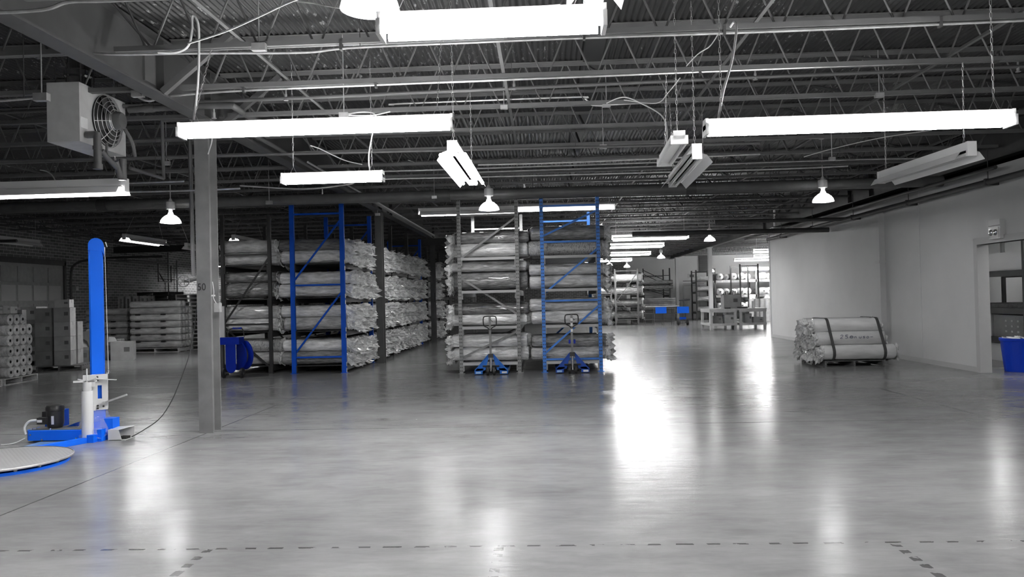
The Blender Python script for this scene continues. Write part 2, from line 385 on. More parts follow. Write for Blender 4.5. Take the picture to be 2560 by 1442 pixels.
# "50" and the things fixed on column 50
def text(s, size, loc, rot, m, name, parent=None, extrude=.001, shear=0, space=1):
    cu = bpy.data.curves.new(name, 'FONT'); cu.body = s; cu.size = size; cu.extrude = extrude; cu.align_x = 'CENTER'; cu.align_y = 'CENTER'; cu.shear = shear; cu.space_character = space
    t = bpy.data.objects.new(name, cu); me = bpy.data.meshes.new_from_object(t)
    bpy.data.objects.remove(t); me.materials.clear(); me.materials.append(m)
    o = bpy.data.objects.new(name, me); C.objects.link(o); o.location = loc; o.rotation_euler = rot
    if parent: o.parent = parent
    return o
p = AY(504, 718, 9.437); t50 = text('50', .125, (p.x, 9.437, p.z), (PI/2, 0, 0), STENCIL, 'stencilled_number', col50, space=1.05); t50.scale = (.85, 1, 1)
p = AY(531, 769, 9.5)
j = MB().box(-4.1, -4.03, 9.5, 9.57, p.z-.055, p.z+.055).build('outlet_box', GALV); tag(j, 'small galvanised outlet box on the side of the column stencilled 50', 'electrical box')
MB().tube(smoothpath([(-4.08, 9.52, p.z+.055), (-4.1, 9.49, p.z+.12), (-4.09, 9.48, p.z+.2), (-4.1, 9.47, p.z+.32)]), .004, 6).build('wire', CREAM, j)
MB().box(-4.13, -4.07, 9.455, 9.47, p.z+.14, p.z+.16).build('tape_band', CREAM, j)
cpt = MB().box(-4.29, -4.11, 9.432, 9.44, 3.46, 3.6)
cb_ = MB().box(-4.13, -4.08, 29.0, 29.09, 1.5, 1.85).build('switch_box', RACK_DARK, col3); MB().box(-4.075, -4.0, 28.99, 29.0, 1.6, 1.7).build('pale_label', WHITE, col3)
tag(MB().box(-16.2, -3.5, 28.7, 28.85, 3.62, 3.86).build('cross_beam', RACK_DARK), 'black beam crossing behind the left racks by the far column', 'beam')
# knee braces
for i, y in enumerate((8.3, 9.9, 18.6, 20.4)):
    for s in (1, -1):
        o = MB().bar((-4.2+s*.1, y, 3.9), (-4.2+s*.85, y, 4.5), .07, .07).build('knee_brace', STEEL_GREY)
        tag(o, 'short steel knee brace on the %s of the girder, %s from camera' % ('right' if s > 0 else 'left', ORD[i]), 'brace', 'girder knee braces')
# open-web joists
def joist_meshes(L_):
    bc = MB(); zt, zb = ZD-.0, 4.02
    for s in (-1, 1):
        bc.box(0, L_, s*.022-.018, s*.022+.018, zb-.012, zb-.005); bc.box(0, L_, s*.04-.003, s*.04+.003, zb-.012, zb+.035)
    tc = MB()
    for s in (-1, 1):
        tc.box(-.1, L_+.1, s*.028-.022, s*.028+.022, zt-.008, zt-.001); tc.box(-.1, L_+.1, s*.012-.004, s*.012+.004, zt-.05, zt-.001)
    wb = MB(); per = .54; n = int(L_/per); off = (L_-n*per)/2
    for i in range(n):
        x = off+i*per
        wb.tube([(x+.02, 0, zt-.03), (x+per/2-.03, 0, zb+.01)], .011, 5, caps=False)
        wb.tube([(x+per/2+.03, 0, zb+.01), (x+per-.02, 0, zt-.03)], .011, 5, caps=False)
    wb.tube([(-.05, 0, zt-.05), (off+.3, 0, zb+.01)], .012, 5); wb.tube([(L_+.05, 0, zt-.05), (L_-off-.3, 0, zb+.01)], .012, 5)
    return tc, bc, wb
JY0, JS = 7.28, 1.333
YJ = [JY0+JS*k for k in range(-3, 33)]
for side, x0, x1, words in (('r', -4.05, 7.95, 'between the two girders'), ('l', -16.35, -4.35, 'over the left bay'), ('f', 8.35, 21.75, 'over the bright far right bay')):
    tc, bc, wb = joist_meshes(x1-x0)
    proto = None; cnt = 0
    for k, y in enumerate(YJ):
        if side == 'f' and y < 28.2: continue
        lb = 'grey open-web steel roof joist %s, %s from the camera' % (words, ordn(cnt)); cnt += 1
        if proto is None:
            proto = empty('roof_joist', (x0, y, 0)); tag(proto, lb, 'roof joist', 'open-web joists ' + words)
            tc.build('top_chord', JOIST, proto); bc.build('bottom_chord', JOIST, proto); wb.build('web', JOIST, proto)
        else: dup(proto, (x0, y, 0), 0, lb)
# bridging angles and a dark deck seam
for i, x in enumerate((-14.0, -11.6, -9.2, -6.8, -2.8, -.4, 2.0, 4.4, 6.8)):
    m = MB(); 
    m.box(x-.018, x+.018, 3.3, 50, 4.057, 4.061); m.box(x-.002, x+.002, 3.3, 50, 4.061, 4.09)
    tag(m.build('bridging_angle', STEEL_GREY), 'long thin steel bridging angle tying the joists, %s from the left wall' % ORD[i], 'bridging', 'joist bridging angles')
for i, x in enumerate((-11.8, -7.0, -1.6, .62, 3.9, 6.3)):
    k = MB()
    for q in range(-3, 20):
        y = JY0+JS*q; k.bar((x, y, 4.05), (x+.0, y+JS, 4.5), .03, .03)
    tag(k.build('diagonal_bridging', STEEL_DARK), 'dark diagonal bracing between the joists, %s from the left wall' % ORD[i], 'bridging', 'diagonal joist braces')
tag(MB().box(.55, .78, 3, 30, ZD+.001-.012, ZD-.004+.01).build('deck_seam_plate', RACK_DARK), 'dark seam strip running away from camera under the roof deck', 'deck strip')

def JY(y): return JY0+JS*round((y-JY0)/JS)
def J(x, y, Y=None):       # a point hung under the joist nearest to where the ray meets the chord height
    return JY(Y if Y else AZ(x, y, 3.98).y)
# ------------------------------------------------------------------ pipes and conduits (running left to right)
def run(name, pts, r, m, label, cat, n=8, sm=True, group=None):
    drops = MB()
    o = MB().tube(smoothpath(pts, 6) if sm else pts, r, n).build(name, m)
    if name in ('conduit', 'sprinkler_pipe', 'stub_pipe'):
        for q in pts[len(pts)//2:len(pts)//2+1] if len(pts) > 2 else [tuple(a*.5+b*.5 for a, b in zip(*pts))]:
            if q[2] < 4.5: MB().tube([q, (q[0], q[1], ZD)], .004, 5).build('hanger_rod', STEEL_DARK, o)
    return tag(o, label, cat, group)
def hang(o, pts, z=None):
    m = MB()
    for q in pts: m.box(q[0]-.012, q[0]+.012, q[1]-.03, q[1]+.03, q[2]-.03, q[2]+.06)
    m.build('clamp', STEEL_DARK, o)
c1 = run('conduit', [AZ(200, 130, 3.99), AZ(300, 136, 3.95), AY(490, 133, 7.26), AY(760, 131, 7.26), AY(900, 118, 7.26), AY(1400, 97, 7.26), AY(2000, 76, 7.26), AY(2700, 45, 7.26)], .0125, GALV, 'bright conduit clipped under the nearest right joist, sagging at left', 'conduit')
hang(c1, [AY(x, y, 7.26) for x, y in ((853, 118), (1460, 92), (1810, 80), (2350, 60))])
c2 = run('conduit', [AY(330, 233, 8.6), AY(370, 252, 8.6), AY(430, 240, 8.6), AY(600, 227, 8.6), AY(1000, 210, 8.6), AY(1700, 182, 8.6), AY(2300, 157, 8.6), AY(2700, 140, 8.6)], .0125, GALV, 'bright conduit under the second joist from camera, bent at its left end', 'conduit')
hang(c2, [AY(x, y, 8.6) for x, y in ((610, 225), (940, 213), (1750, 180), (2490, 150))])
sp1 = run('sprinkler_pipe', [AY(-60, 285, 9.3), AY(440, 258, 9.3), AY(1280, 221, 9.3), AY(1800, 197, 9.3), AY(2700, 160, 9.3)], .022, STEEL_GREY, 'grey sprinkler branch pipe with hanging heads, nearest the camera', 'pipe', sm=False)
run('conduit', [AY(985, 262, 9.95), AY(1010, 259, 9.95), AY(1430, 243, 9.95), AY(1462, 247, 9.95), AY(1480, 262, 9.95), AY(1510, 264, 9.95)], .0125, GALV, 'short bright conduit at top centre ending in a steel box', 'conduit')
c3 = run('conduit', [AY(1520, 262, 9.95), AY(1700, 253, 9.95), AY(2200, 237, 9.95), AY(2700, 217, 9.95)], .0125, GALV, 'bright conduit starting at the steel box and leaving at right edge', 'conduit')
run('conduit', [AY(960, 428, 13.2), AY(1100, 424, 13.2), AY(1700, 404, 13.2)], .014, GALV, 'bright conduit right of the short fluorescent fixture, passing above the dome lamp', 'conduit')
run('conduit', [AY(1195, 412, 12.2), AY(1440, 405, 12.2), AY(1900, 385, 12.2)], .014, GALV, 'bright conduit just above its twin, behind the unlit fixture pair', 'conduit')
c5 = run('conduit', [AY(600, 464, 12.9), AY(760, 472, 12.9), AY(870, 461, 12.9), AY(930, 449, 12.9), AY(1250, 441, 12.9), AY(1900, 424, 12.9), AY(2120, 415, 12.9)], .013, GALV, 'wavy bright conduit passing below the short fluorescent fixture', 'conduit')
run('conduit', [AY(1190, 430, 13.9), AY(1560, 418, 13.9), AY(2100, 400, 13.9), AY(2300, 396, 13.9)], .013, GALV, 'thin bright conduit broken by joist chords, behind the dome lamps', 'conduit')
run('conduit', [AY(320, 480, 10.9), AY(480, 476, 10.9), AY(600, 471, 10.9)], .013, GALV, 'thin bright conduit leading from the left edge fixture to the column', 'conduit')
run('conduit', [AY(320, 458, 10.6), AY(460, 453, 10.6)], .013, GALV, 'short thin conduit just above the left edge fixture', 'conduit')
run('conduit', [AY(-40, 255, 6.9), AY(60, 247, 6.9), AY(118, 241, 6.9)], .013, GALV, 'short bright conduit running into the heater from the left edge', 'conduit')
run('conduit', [AY(-80, 34, 5.2), AY(100, 25, 5.2), AY(170, 5, 5.2), AY(260, 2, 5.2), AY(420, -4, 5.2)], .014, GALV, 'bright bent conduit at the very top left corner', 'conduit')
for i, (yy, Y_) in enumerate(((372, 11.25), (502, 21.0), (517, 23.3), (556, 27))):
    sp_far = run('sprinkler_pipe', [AY(-60, yy+31, Y_), AY(1280, yy, Y_), AY(1900, yy-14, Y_)], .02, STEEL_GREY, 'thin grey sprinkler branch pipe under the roof, %s behind the nearest one' % ORD[i], 'pipe', sm=False, group='far sprinkler pipes')
bp = run('main_pipe', [(-16, 15.95, 3.72), (8.0, 15.95, 3.72)], .11, STEEL_GREY, 'fat dark main pipe crossing the whole roof from left to right', 'pipe', 16, False)
m = MB(); m.tube([(-2.2, 15.95, 3.72), (-1.9, 15.95, 3.72)], .135, 16); m.tube([(2.9, 15.95, 3.72), (3.1, 15.95, 3.72)], .135, 16); m.tube([(-9.3, 15.95, 3.72), (-9.1, 15.95, 3.72)], .135, 16); m.build('coupling', STEEL_DARK, bp)
m = MB()
for x in (-12, -6.2, -.2, 4.6): m.tube([(x, 15.95, 3.8), (x, 15.95, ZD)], .008, 6)
m.build('hanger', STEEL_DARK, bp)
wp = run('wall_pipe', [(7.82, 12, 3.42), (7.82, 27.6, 3.42)], .055, STEEL_DARK, 'dark pipe running along the top of the right wall', 'pipe', 12, False)
m = MB()
for y in (14, 17, 20, 23, 26): m.box(7.76, 8.0, y, y+.05, 3.36, 3.48); m.tube([(7.82, y+.02, 3.45), (7.82, y+.02, 4.0)], .008, 6)
m.build('bracket', STEEL_DARK, wp)
run('wall_pipe', [(7.66, 13.5, 3.6), (7.66, 30, 3.6)], .035, STEEL_DARK, 'thinner dark pipe beside the pipe on the right wall', 'pipe', 10, False)
run('stub_pipe', [(2.5, 22.1, 3.3), (7.95, 22.1, 3.28)], .07, STEEL_DARK, 'dark pipe ending at the right wall beyond the boxed cover', 'pipe', 12, False)
run('stub_pipe', [(4.5, 20.7, 3.46), (7.9, 20.7, 3.44)], .05, STEEL_DARK, 'thin dark pipe stub just above the one ending at the right wall', 'pipe', 12, False)
# pipes under the girder in depth direction
run('girder_pipe', [(-3.95, 10.3, 3.9), (-3.95, 28, 3.88)], .03, STEEL_GREY, 'grey pipe running along the right flange of the left girder', 'pipe', 10, False)
run('girder_pipe', [(-3.8, 12.5, 3.86), (-3.8, 27, 3.83)], .018, GALV, 'thin conduit beside the grey pipe on the left girder', 'pipe', 8, False)
run('girder_conduit', [(-4.36, 4.5, 4.0), (-4.36, 6.2, 3.99), AZ(200, 130, 3.99)], .012, GALV, 'thin conduit along the near girder flange at top left', 'conduit', 8)
# sprinkler heads
def sprinkler(p, lb):
    m = MB(); m.tube([(0,0,.09), (0,0,.02)], .012, 8); m.tube([(0,0,.02), (0,0,-.05)], .018, 8); m.lathe([(.0,-.055),(.03,-.055),(.03,-.05),(0,-.05)], n=10)
    m.build('sprinkler_head', GALV, sp1 if lb < 5 else (sp_far if lb == 5 else bp), p)
for i, (x, y, Y_) in enumerate(((715, 240, 9.3), (1285, 213, 9.3), (1888, 188, 9.3), (2545, 168, 9.3), (535, 285, 9.3), (1936, 545, 23.3), (806, 483, 15.9), (1717, 458, 15.9))):
    sprinkler(AY(x, y, Y_), i)
# junction boxes
for x, y, Y_, s, lb in ((648, 118, 7.2, 1.0, 'pale junction box under the nearest joist at upper left'), (1260, 268, 9.9, .7, 'small junction box below the top centre conduit'),
        (1516, 262, 9.95, .8, 'steel box where two bright conduits meet'), (860, 288, 8.6, .8, 'junction box with cables above the long left fixture'),
        (345, 235, 8.5, 1.0, 'junction box hanging beside the heater corner'), (2198, 238, 9.9, .8, 'junction box with cable above the right long fixture'),
        (1508, 367, 11.3, .8, 'small junction box above the thin conduits in the centre'), (416, 408, 11.5, .8, 'small junction box left of the column'),
        (104, 243, 6.9, 1, 'conduit box left of the heater'), (2080, 397, 12.3, .7, 'small junction box left of the unlit right fixture'), (1758, 396, 12.3, .7, 'small box right of the unlit fixture pair'),
        (673, 506, 15.8, 1, 'pale sensor box under the fat pipe at left'), (1086, 493, 15.8, .8, 'white box under the fat pipe coupling'), (944, 536, 19.4, .9, 'pale box where the girder meets the second column'), (2492, 30, 6, 0.01, 'x')):
    if s < .1: continue
    q = AY(x, y, Y_); m = MB(); m.box(-.065*s, .065*s, -.03, .03, -.035*s, .035*s); m.tube([(0, 0, .035*s), (0, 0, max(.1, ZD-q.z))], .006, 6)
    tag(m.build('junction_box', GALV, None, q), lb, 'electrical box', 'ceiling junction boxes')

# ------------------------------------------------------------------ light fixtures
def chain(parent, a, b):
    m = MB(); a = Vector(a); b = Vector(b); L_ = (b-a).length; n = max(2, int(L_/.05)); d = (b-a)/n
    for i in range(n):
        c = a+d*(i+.5); s = Vector((1,0,0)) if i % 2 else Vector((0,1,0)); e = d.normalized()
        h = d.length*.62
        m.tube([c+e*h*math.cos(t)+s*.009*math.sin(t) for t in [2*PI*k/6 for k in range(6)]], .0028, 4, closed=True)
    m.build('chain', GALV, parent)
def fixture(p, L_, along, lit, label, kind='strip', ztop=4.03, chains=True, n_tubes=2, wide=.16):
    """p = centre of the housing's underside"""
    rz = 0 if along == 'x' else PI/2
    if isinstance(along, float): rz = along
    f = empty('fluorescent_fixture', p, rz); tag(f, label, 'light fixture')
    h = MB()
    if kind == 'strip':
        h.box(-L_/2, L_/2, -.055, .055, 0, .085)
        h.build('housing', WHITE, f)
        for s in (-1, 1):
            MB().box(s*(L_/2)-.012, s*(L_/2)+.012, -.085, .085, -.045, .04).build('socket', WHITE, f); MB().box(s*(L_/2)-.012, s*(L_/2)+.012, -.058, .058, -.0, .088).build('end_cap', WHITE, f)
    else:
        h.box(-L_/2, L_/2, -.045, .045, .02, .11); h.build('housing', WHITE, f)
        rf = MB()
        prof = [(-wide, -.075), (-.105, .0), (-.045, .02), (.045, .02), (.105, .0), (wide, -.075)]
        vs = [(x, y, z) for x in (-L_/2+.03, L_/2-.03) for y, z in prof] + [(x, y, z+.004) for x in (-L_/2+.03, L_/2-.03) for y, z in prof]
        n = len(prof); fs = [(i, i+1, n+i+1, n+i) for i in range(n-1)] + [(2*n+i, 2*n+i+1, 3*n+i+1, 3*n+i) for i in range(n-1)]
        rf.add(vs, fs); rf.build('reflector', REFL, f)
        for s in (-1, 1): MB().box(s*(L_/2)-.015, s*(L_/2)+.015, -.05, .05, -.045, .112).build('end_cap', WHITE, f)
    nt = max(1, round(L_/1.22)) if L_ > 2.6 else 1
    for ys in ((-.04, .04) if n_tubes == 2 else (-.12, -.04, .04, .12)):
        if kind == 'strip': ys *= 1.75; tz, tr = (-.018, .021) if L_ < 2 else (-.012, .024)
        else: tz, tr = -.024, .019
        MB().tube([(-L_/2+.03, ys, tz), (L_/2-.03, ys, tz)], tr, 10).build('tube', TUBED if lit == 'dim' else TUBEM if lit else OFFTUBE, f)
    if chains:
        top = ztop-p[2]
        for s in (-1, 1):
            x = s*(L_/2-.13)
            MB().tube([(x-.04, 0, .085), (x, 0, .17), (x+.04, 0, .085)], .003, 4).build('hanger_hook', GALV, f)
            if top > .1:
                e = Matrix.Rotation(rz, 3, 'Z') @ Vector((x, 0, 0)); wy = p[1]+e.y; jy = JY(wy)-wy
                if abs(jy) > .42 or ztop < 4: jy = 0; tp = (ZD if ztop > 4 else ztop)-p[2]
                else: tp = 4.02-p[2]
                l_ = Matrix.Rotation(-rz, 3, 'Z') @ Vector((0, jy, 0))
                if p[1] < 14: chain(f, (x, 0, .17), (x+l_.x, l_.y, tp))
                else: MB().tube([(x, 0, .16), (x+l_.x, l_.y, tp)], .005, 5).build('chain', GALV, f)
    return f
def mid(a, b): return ((a[0]+b[0])/2, (a[1]+b[1])/2, (a[2]+b[2])/2)
fixture((-.26, 4.3, 3.08), 1.24, 'x', True, 'lit white fluorescent fixture at top centre, nearest the camera', 'strip')
fixture((-2.02, 6.9, 3.13), 2.46, 'x', True, 'long burning fluorescent fixture in front of the column stencilled 50', 'strip')
fixture((2.57, 6.45, 2.91), 2.44, 'x', True, 'long burning fluorescent fixture at upper right', 'strip')
fixture((-2.58, 9.5, 3.09), 1.24, 'x', True, 'short lit fluorescent fixture hanging above the blue left rack', 'strip')
fixture((-6.3, 9.3, 3.03), 2.44, 'x', True, 'burning fluorescent fixture cut by the left edge below the heater', 'wide')
fixture((-.87, 8.65, 3.03), 2.0, 1.56, True, 'burning four-tube fixture pointing away from camera, left of the dome lamp', 'wide', n_tubes=4)
fixture((1.37, 8.3, 3.08), 1.3, 1.53, False, 'unlit strip fixture, left and higher one of the crossed pair', 'strip')
fixture((1.60, 8.9, 2.97), 2.0, 1.53, False, 'unlit reflector fixture, right and lower one of the crossed pair', 'wide')
fixture((4.53, 9.5, 3.02), 2.0, 1.62, False, 'unlit reflector fixture pointing away from camera near the right wall', 'wide')
fixture((.32, 3.95, 3.3), 1.2, 'y', False, 'white unlit reflector fixture cut by the top edge above the nearest fixture', 'wide')
fixture((-1.87, 19.2, 3.74), 2.4, 'x', True, 'lit fixture above the grey centre rack', 'wide', chains=True)
fixture((.56, 19.2, 3.74), 2.4, 'x', 'dim', 'dimmer lit fixture above the blue centre rack', 'strip', chains=True)
FX = [((3.42, 25.25, 3.42), 2.44, 'x', 'nearest lit fixture in the right aisle beyond the blue centre rack'),
      ((3.25, 29.3, 3.42), 2.44, 'x', 'second lit fixture along the right aisle'),
      ((3.5, 34.8, 3.42), 2.44, 'x', 'third lit fixture along the right aisle'),
      ((3.3, 40.5, 3.42), 2.44, 'x', 'farthest lit fixture along the right aisle'),
      ((10.6, 35.4, 3.42), 2.44, 'x', 'nearest lit fixture beyond the end of the right wall'),
      ((11.9, 40.3, 3.42), 2.44, 'x', 'second lit fixture beyond the end of the right wall'),
      ((12.3, 46.0, 3.5), 2.44, 'x', 'lit fixture high before the far shelves at right'),
      ((14.9, 46.0, 3.5), 2.44, 'x', 'lit fixture beside the one high before the far shelves'),
      ((13.0, 47.0, 2.98), 2.44, 'x', 'lit fixture just above the top row of far pale rolls'),
      ((15.6, 47.0, 2.98), 2.44, 'x', 'rightmost lit fixture above the far pale rolls'),
      ((-11.05, 21.2, 3.4), 2.2, 'y', 'lit fixture above the brick wall beside the blue mast'),
      ((-11.0, 24.2, 3.4), 1.3, 'y', 'unlit fixture behind the lit one above the brick wall'),
      ((-14.3, 20.4, 3.42), 2.2, 'y', 'unlit fixture above the overhead door at far left'),
      ((-8.65, 22.6, 3.42), 2.4, 'y', 'lit fixture above the dark left rack'),
      ((-14.9, 35.8, 3.42), 2.2, 'y', 'far lit fixture seen left of the column stencilled 50'),
      ((-14.6, 39.3, 3.42), 2.2, 'y', 'farthest lit fixture seen left of the column stencilled 50')]
for p, L_, al, lb in FX:
    fixture(p, L_, al, not lb.startswith('unlit'), lb, 'wide', n_tubes=4 if p[0] > 0 else 2)
# fixtures of the same hall behind and beside the camera
for i, (x, y, z) in enumerate(((-2.6, 1.2, 3.1), (2.6, 1.2, 3.1), (-6.5, 3.0, 3.1), (6.0, 3.0, 3.1), (-2.6, -2.4, 3.1), (2.6, -2.4, 3.1), (0, -5.2, 3.1))[:6]):
    fixture((x, y, z), 2.44, 'x', True, 'fluorescent fixture behind the camera, %s' % ORD[i], 'wide')
for i, (x, y) in enumerate(((9.9, 13.5), (9.9, 18.0))):
    fixture((x, y, 2.95), 1.24, 'y', True, 'fluorescent fixture inside the side room, %s' % ORD[i], 'wide', ztop=3.2)
# high bay dome lamps
def dome(p, r, lit, label, ztop=ZD):
    f = empty('high_bay_lamp', p); tag(f, label, 'lamp', 'high bay dome lamps'); k = r/.2
    prof = [(.2,0),(.205,.0),(.19,.05),(.155,.10),(.10,.145),(.06,.165),(.035,.23),(.045,.27),(.045,.275),(.0,.275)]
    MB().lathe([(a*k, h*k) for a, h in prof], n=28).build('dome_shade', DOMEM, f)
    MB().lathe([(0,.275*k),(.085*k,.275*k),(.09*k,.29*k),(.09*k,.40*k),(.085*k,.42*k),(.05*k,.43*k),(.02*k,.49*k),(0,.49*k)], n=20).build('ballast_housing', CREAM, f)
    MB().lathe([(0,.005),(.19*k,.005),(.19*k,.012),(0,.012)], n=24).build('lens', LAMPM if lit else OFFTUBE, f)
    MB().lathe([(0,-.012*k),(.12*k,-.01*k),(.17*k,.004),(0,.004)], n=20).build('bulb_glow_lens', LAMPM if lit else OFFTUBE, f)
    if ztop-p[2]-.49*k > .03:
        MB().tube([(0,0,.48*k), (0,0,ztop-p[2])], .01, 6).build('stem', GALV, f)
        MB().box(-.04, .04, -.04, .04, ztop-p[2]-.04, ztop-p[2]).build('mount', GALV, f)
    return f
dome((-1.06, 15.3, 3.32), .2, True, 'lit dome lamp hanging in front of the grey centre rack')
dome((-7.5, 15.4, 3.25), .2, True, 'lit dome lamp hanging left of the column stencilled 50')
dome((5.45, 15.4, 3.31), .2, True, 'lit dome lamp hanging before the right wall')
dome((-1.07, 4.9, 3.43), .185, True, 'lit dome lamp cut by the top edge left of the nearest fixture')
dome((5.9, 28.0, 3.45), .2, True, 'lit dome lamp near the far end of the right wall')
dome((5.95, 40, 3.45), .2, True, 'small lit dome lamp left of the white column behind the table')
dome((3.9, 47, 3.4), .2, True, 'tiny lit dome lamp farthest down the right aisle')
dome((8.9, 42, 2.75), .16, True, 'small lit lamp hanging low beside the white column')
dome((5.0, 47.5, 3.3), .2, True, 'tiny lit dome lamp above the dark far rack')

# cables feeding the fixtures
def cable(pts, r, label, m=CREAM):
    return tag(MB().tube(smoothpath(pts, 8), r, 6).build('cable', m), label, 'cable')
cable([AY(395, 131, 7.0), AY(440, 131, 7.0), AY(470, 115, 7.0), AY(480, 75, 7.0), AY(481, 42, 7.0), AY(490, 45, 7.0), AY(497, 80, 7.0), AY(495, 200, 6.95), AY(484, 300, 6.9)], .011, 'looping white cable dropping to the left long fixture')
cable([AY(1825, 68, 7.2), AY(1836, 55, 7.15), AY(1841, 75, 7.0), AY(1830, 150, 6.8), AY(1808, 230, 6.6), AY(1796, 298, 6.45)], .011, 'white cable dropping to the left end of the right long fixture')
cable([AY(1716, 165, 8.5), AY(1745, 135, 8.2), AY(1775, 115, 8.0), AY(1796, 84, 7.5)], .006, 'thin white cable strung between two joists at upper right')
cable([AY(1516, 258, 9.9), AY(1560, 243, 9.8), AY(1610, 262, 9.6), AY(1655, 290, 9.2), AY(1668, 330, 8.8), AY(1662, 380, 8.4)], .008, 'curving white cable from the steel box to the unlit pair')
cable([AY(1560, 250, 9.8), AY(1640, 258, 9.5), AY(1670, 232, 9.0), AY(1700, 195, 8.7)], .006, 'thin white cable rising from the steel box to the right')
cable([AY(870, 285, 8.6), AY(910, 280, 8.8), AY(940, 290, 8.8), AY(930, 340, 9.2), AY(922, 390, 9.4), AY(925, 436, 9.5)], .008, 'white cable dropping to the short fixture above the blue rack')
cable([AY(870, 288, 8.6), AY(930, 288, 8.7), AY(975, 279, 8.8)], .008, 'short white cable stub right of the junction box')
cable([AY(470, 109, 6.5), AY(560, 80, 6.3), AY(640, 45, 6.0), AY(725, 5, 5.6), AY(800, -20, 5.4)], .008, 'thin cable slanting up across the roof at upper left')
cable([AY(730, 2, 5.6), AY(780, 8, 5.5), AY(850, 20, 5.4), AY(1010, 38, 5.2), AY(1250, 25, 5.0), AY(1400, 12, 4.8)], .005, 'thin cable strung behind the nearest fixture')
cable([AY(776, 364, 11.0), AY(800, 372, 11.1), AY(860, 400, 11.4), AY(905, 411, 11.8)], .008, 'short white cable over the left girder behind the long fixture')
cable([AY(2010, 392, 12.8), AY(2080, 372, 12.5), AY(2200, 345, 12.0), AY(2330, 325, 11.5)], .007, 'thin cable slanting up right of the unlit pair')
cable([AY(100, 425, 9.5), AY(120, 430, 9.5), AY(135, 445, 9.4), AY(140, 462, 9.3)], .008, 'short white cable dropping to the left edge fixture')
cable([AY(530, 345, 9.3), AY(528, 360, 9.3), AY(520, 385, 9.4)], .007, 'short loose cable at the top of the column stencilled 50')
cable([AY(1020, 400, 14), AY(1060, 410, 14), AY(1130, 400, 14)], .006, 'thin drooping cable left of the four-tube fixture')

# ------------------------------------------------------------------ unit heater with its pipes
hx0, hx1, hy0, hy1, hz0, hz1 = -5.47, -5.10, 8.4, 9.35, 3.34, 4.0
HEAT = mat('heater_paint', .5, .45, noise_amt=.08)
h = empty('unit_heater', ((hx0+hx1)/2, (hy0+hy1)/2, hz0)); tag(h, 'grey boxy unit heater with a caged fan hanging at upper left', 'heater')
def loc(o, e=h): o.location = -Vector(e.location); return o
loc(MB().box(hx0, hx1, hy0, hy1, hz0, hz1).build('casing', HEAT, h))
fc = Vector((hx1, 8.93, 3.68)); g = MB()
g.lathe([(.26,.0),(.28,.01),(.28,-.0)], c=fc, n=32, axis='x')
loc(MB().lathe([(0,.004),(.298,.004)], c=fc, n=32, axis='x').build('fan_opening', BLACK, h))
bl = MB()
for k in range(4):
    a = k*PI/2+.4; u_ = Vector((0, math.cos(a), math.sin(a))); v_ = Vector((0, -math.sin(a), math.cos(a)))
    bl.prism([fc+u_*.05+Vector((.02,0,0)), fc+u_*.26-v_*.11+Vector((.015,0,0)), fc+u_*.285+v_*.06+Vector((.035,0,0)), fc+u_*.1+v_*.07+Vector((.035,0,0))], (.004,0,0))
loc(bl.build('fan_blade', STEEL_DARK, h))
gr = MB()
for k, rr in enumerate((.13, .18, .225, .27, .305)):
    xo = .12-.1*(rr/.305)**2+.01
    gr.tube([fc+Vector((xo, rr*math.cos(t), rr*math.sin(t))) for t in [2*PI*q/28 for q in range(28)]], .0045, 5, closed=True)
for k in range(8):
    a = k*PI/4+.2; gr.tube([fc+Vector((.12-.1*(rr/.305)**2+.01, rr*math.cos(a), rr*math.sin(a))) for rr in (.09,.17,.24,.305)], .0045, 5)
loc(gr.build('fan_guard', GALV, h))
loc(MB().lathe([(0,.02),(.1,.02),(.105,.04),(.105,.17),(.09,.2),(.0,.21)], c=fc, n=20, axis='x').build('fan_motor', STEEL_GREY, h))
loc(MB().lathe([(.106,.06),(.109,.062),(.109,.12),(.106,.122)], c=fc, n=20, axis='x').build('motor_band', GALV, h))
loc(MB().box(hx1, hx1+.003, 8.42, 8.55, 3.5, 3.62).build('paper_notice', WHITE, h))
loc(MB().lathe([(.13,0),(.13,.12),(.15,.14),(.15,.2),(.13,.22),(.11,.4)], c=((hx0+hx1)/2, 8.7, hz1), n=20).build('flue_collar', CHROME, h))
gp = MB(); gp.tube([(hx1+.02, 8.5, 3.43), (hx1+.14, 8.5, 3.43)], .04, 10); gp.tube([(hx1+.14, 8.5, 3.45), (hx1+.14, 8.5, 3.05)], .042, 12); gp.tube([(hx1+.14, 8.5, 3.1), (hx1+.14, 8.5, 3.04)], .052, 12); gp.tube([(hx1+.14, 8.5, 3.3), (hx1+.14, 8.5, 3.26)], .05, 12)
loc(gp.build('drip_leg', STEEL_GREY, h))
gv = MB(); q = (hx1+.12, 8.85); gv.tube([(q[0], 8.6, 3.27), (q[0], 8.75, 3.2), (q[0], 8.95, 3.12)], .03, 10); gv.tube([(q[0], 9.05, 3.25), (q[0], 9.05, 3.0)], .045, 12); gv.tube([(q[0], 8.9, 3.2), (q[0], 9.0, 3.02)], .035, 10); gv.tube([(q[0], 8.72, 3.38), (q[0], 8.72, 3.24)], .015, 8)
loc(gv.build('gas_valve', STEEL_GREY, h))
loc(MB().tube(smoothpath([(hx1+.18, 9.0, 3.6), (hx1+.24, 9.05, 3.45), (hx1+.22, 9.15, 3.3)]), .022, 8).build('motor_conduit', STEEL_GREY, h))
hr = MB()
for x, y in ((hx0+.04, 8.5), (hx1-.04, 8.5), (hx0+.04, 9.25), (hx1-.04, 9.25)): hr.tube([(x, y, hz1), (x, y, 4.5)], .006, 6)
loc(hr.build('hanger_rod', STEEL_DARK, h))
h.location.z += .08
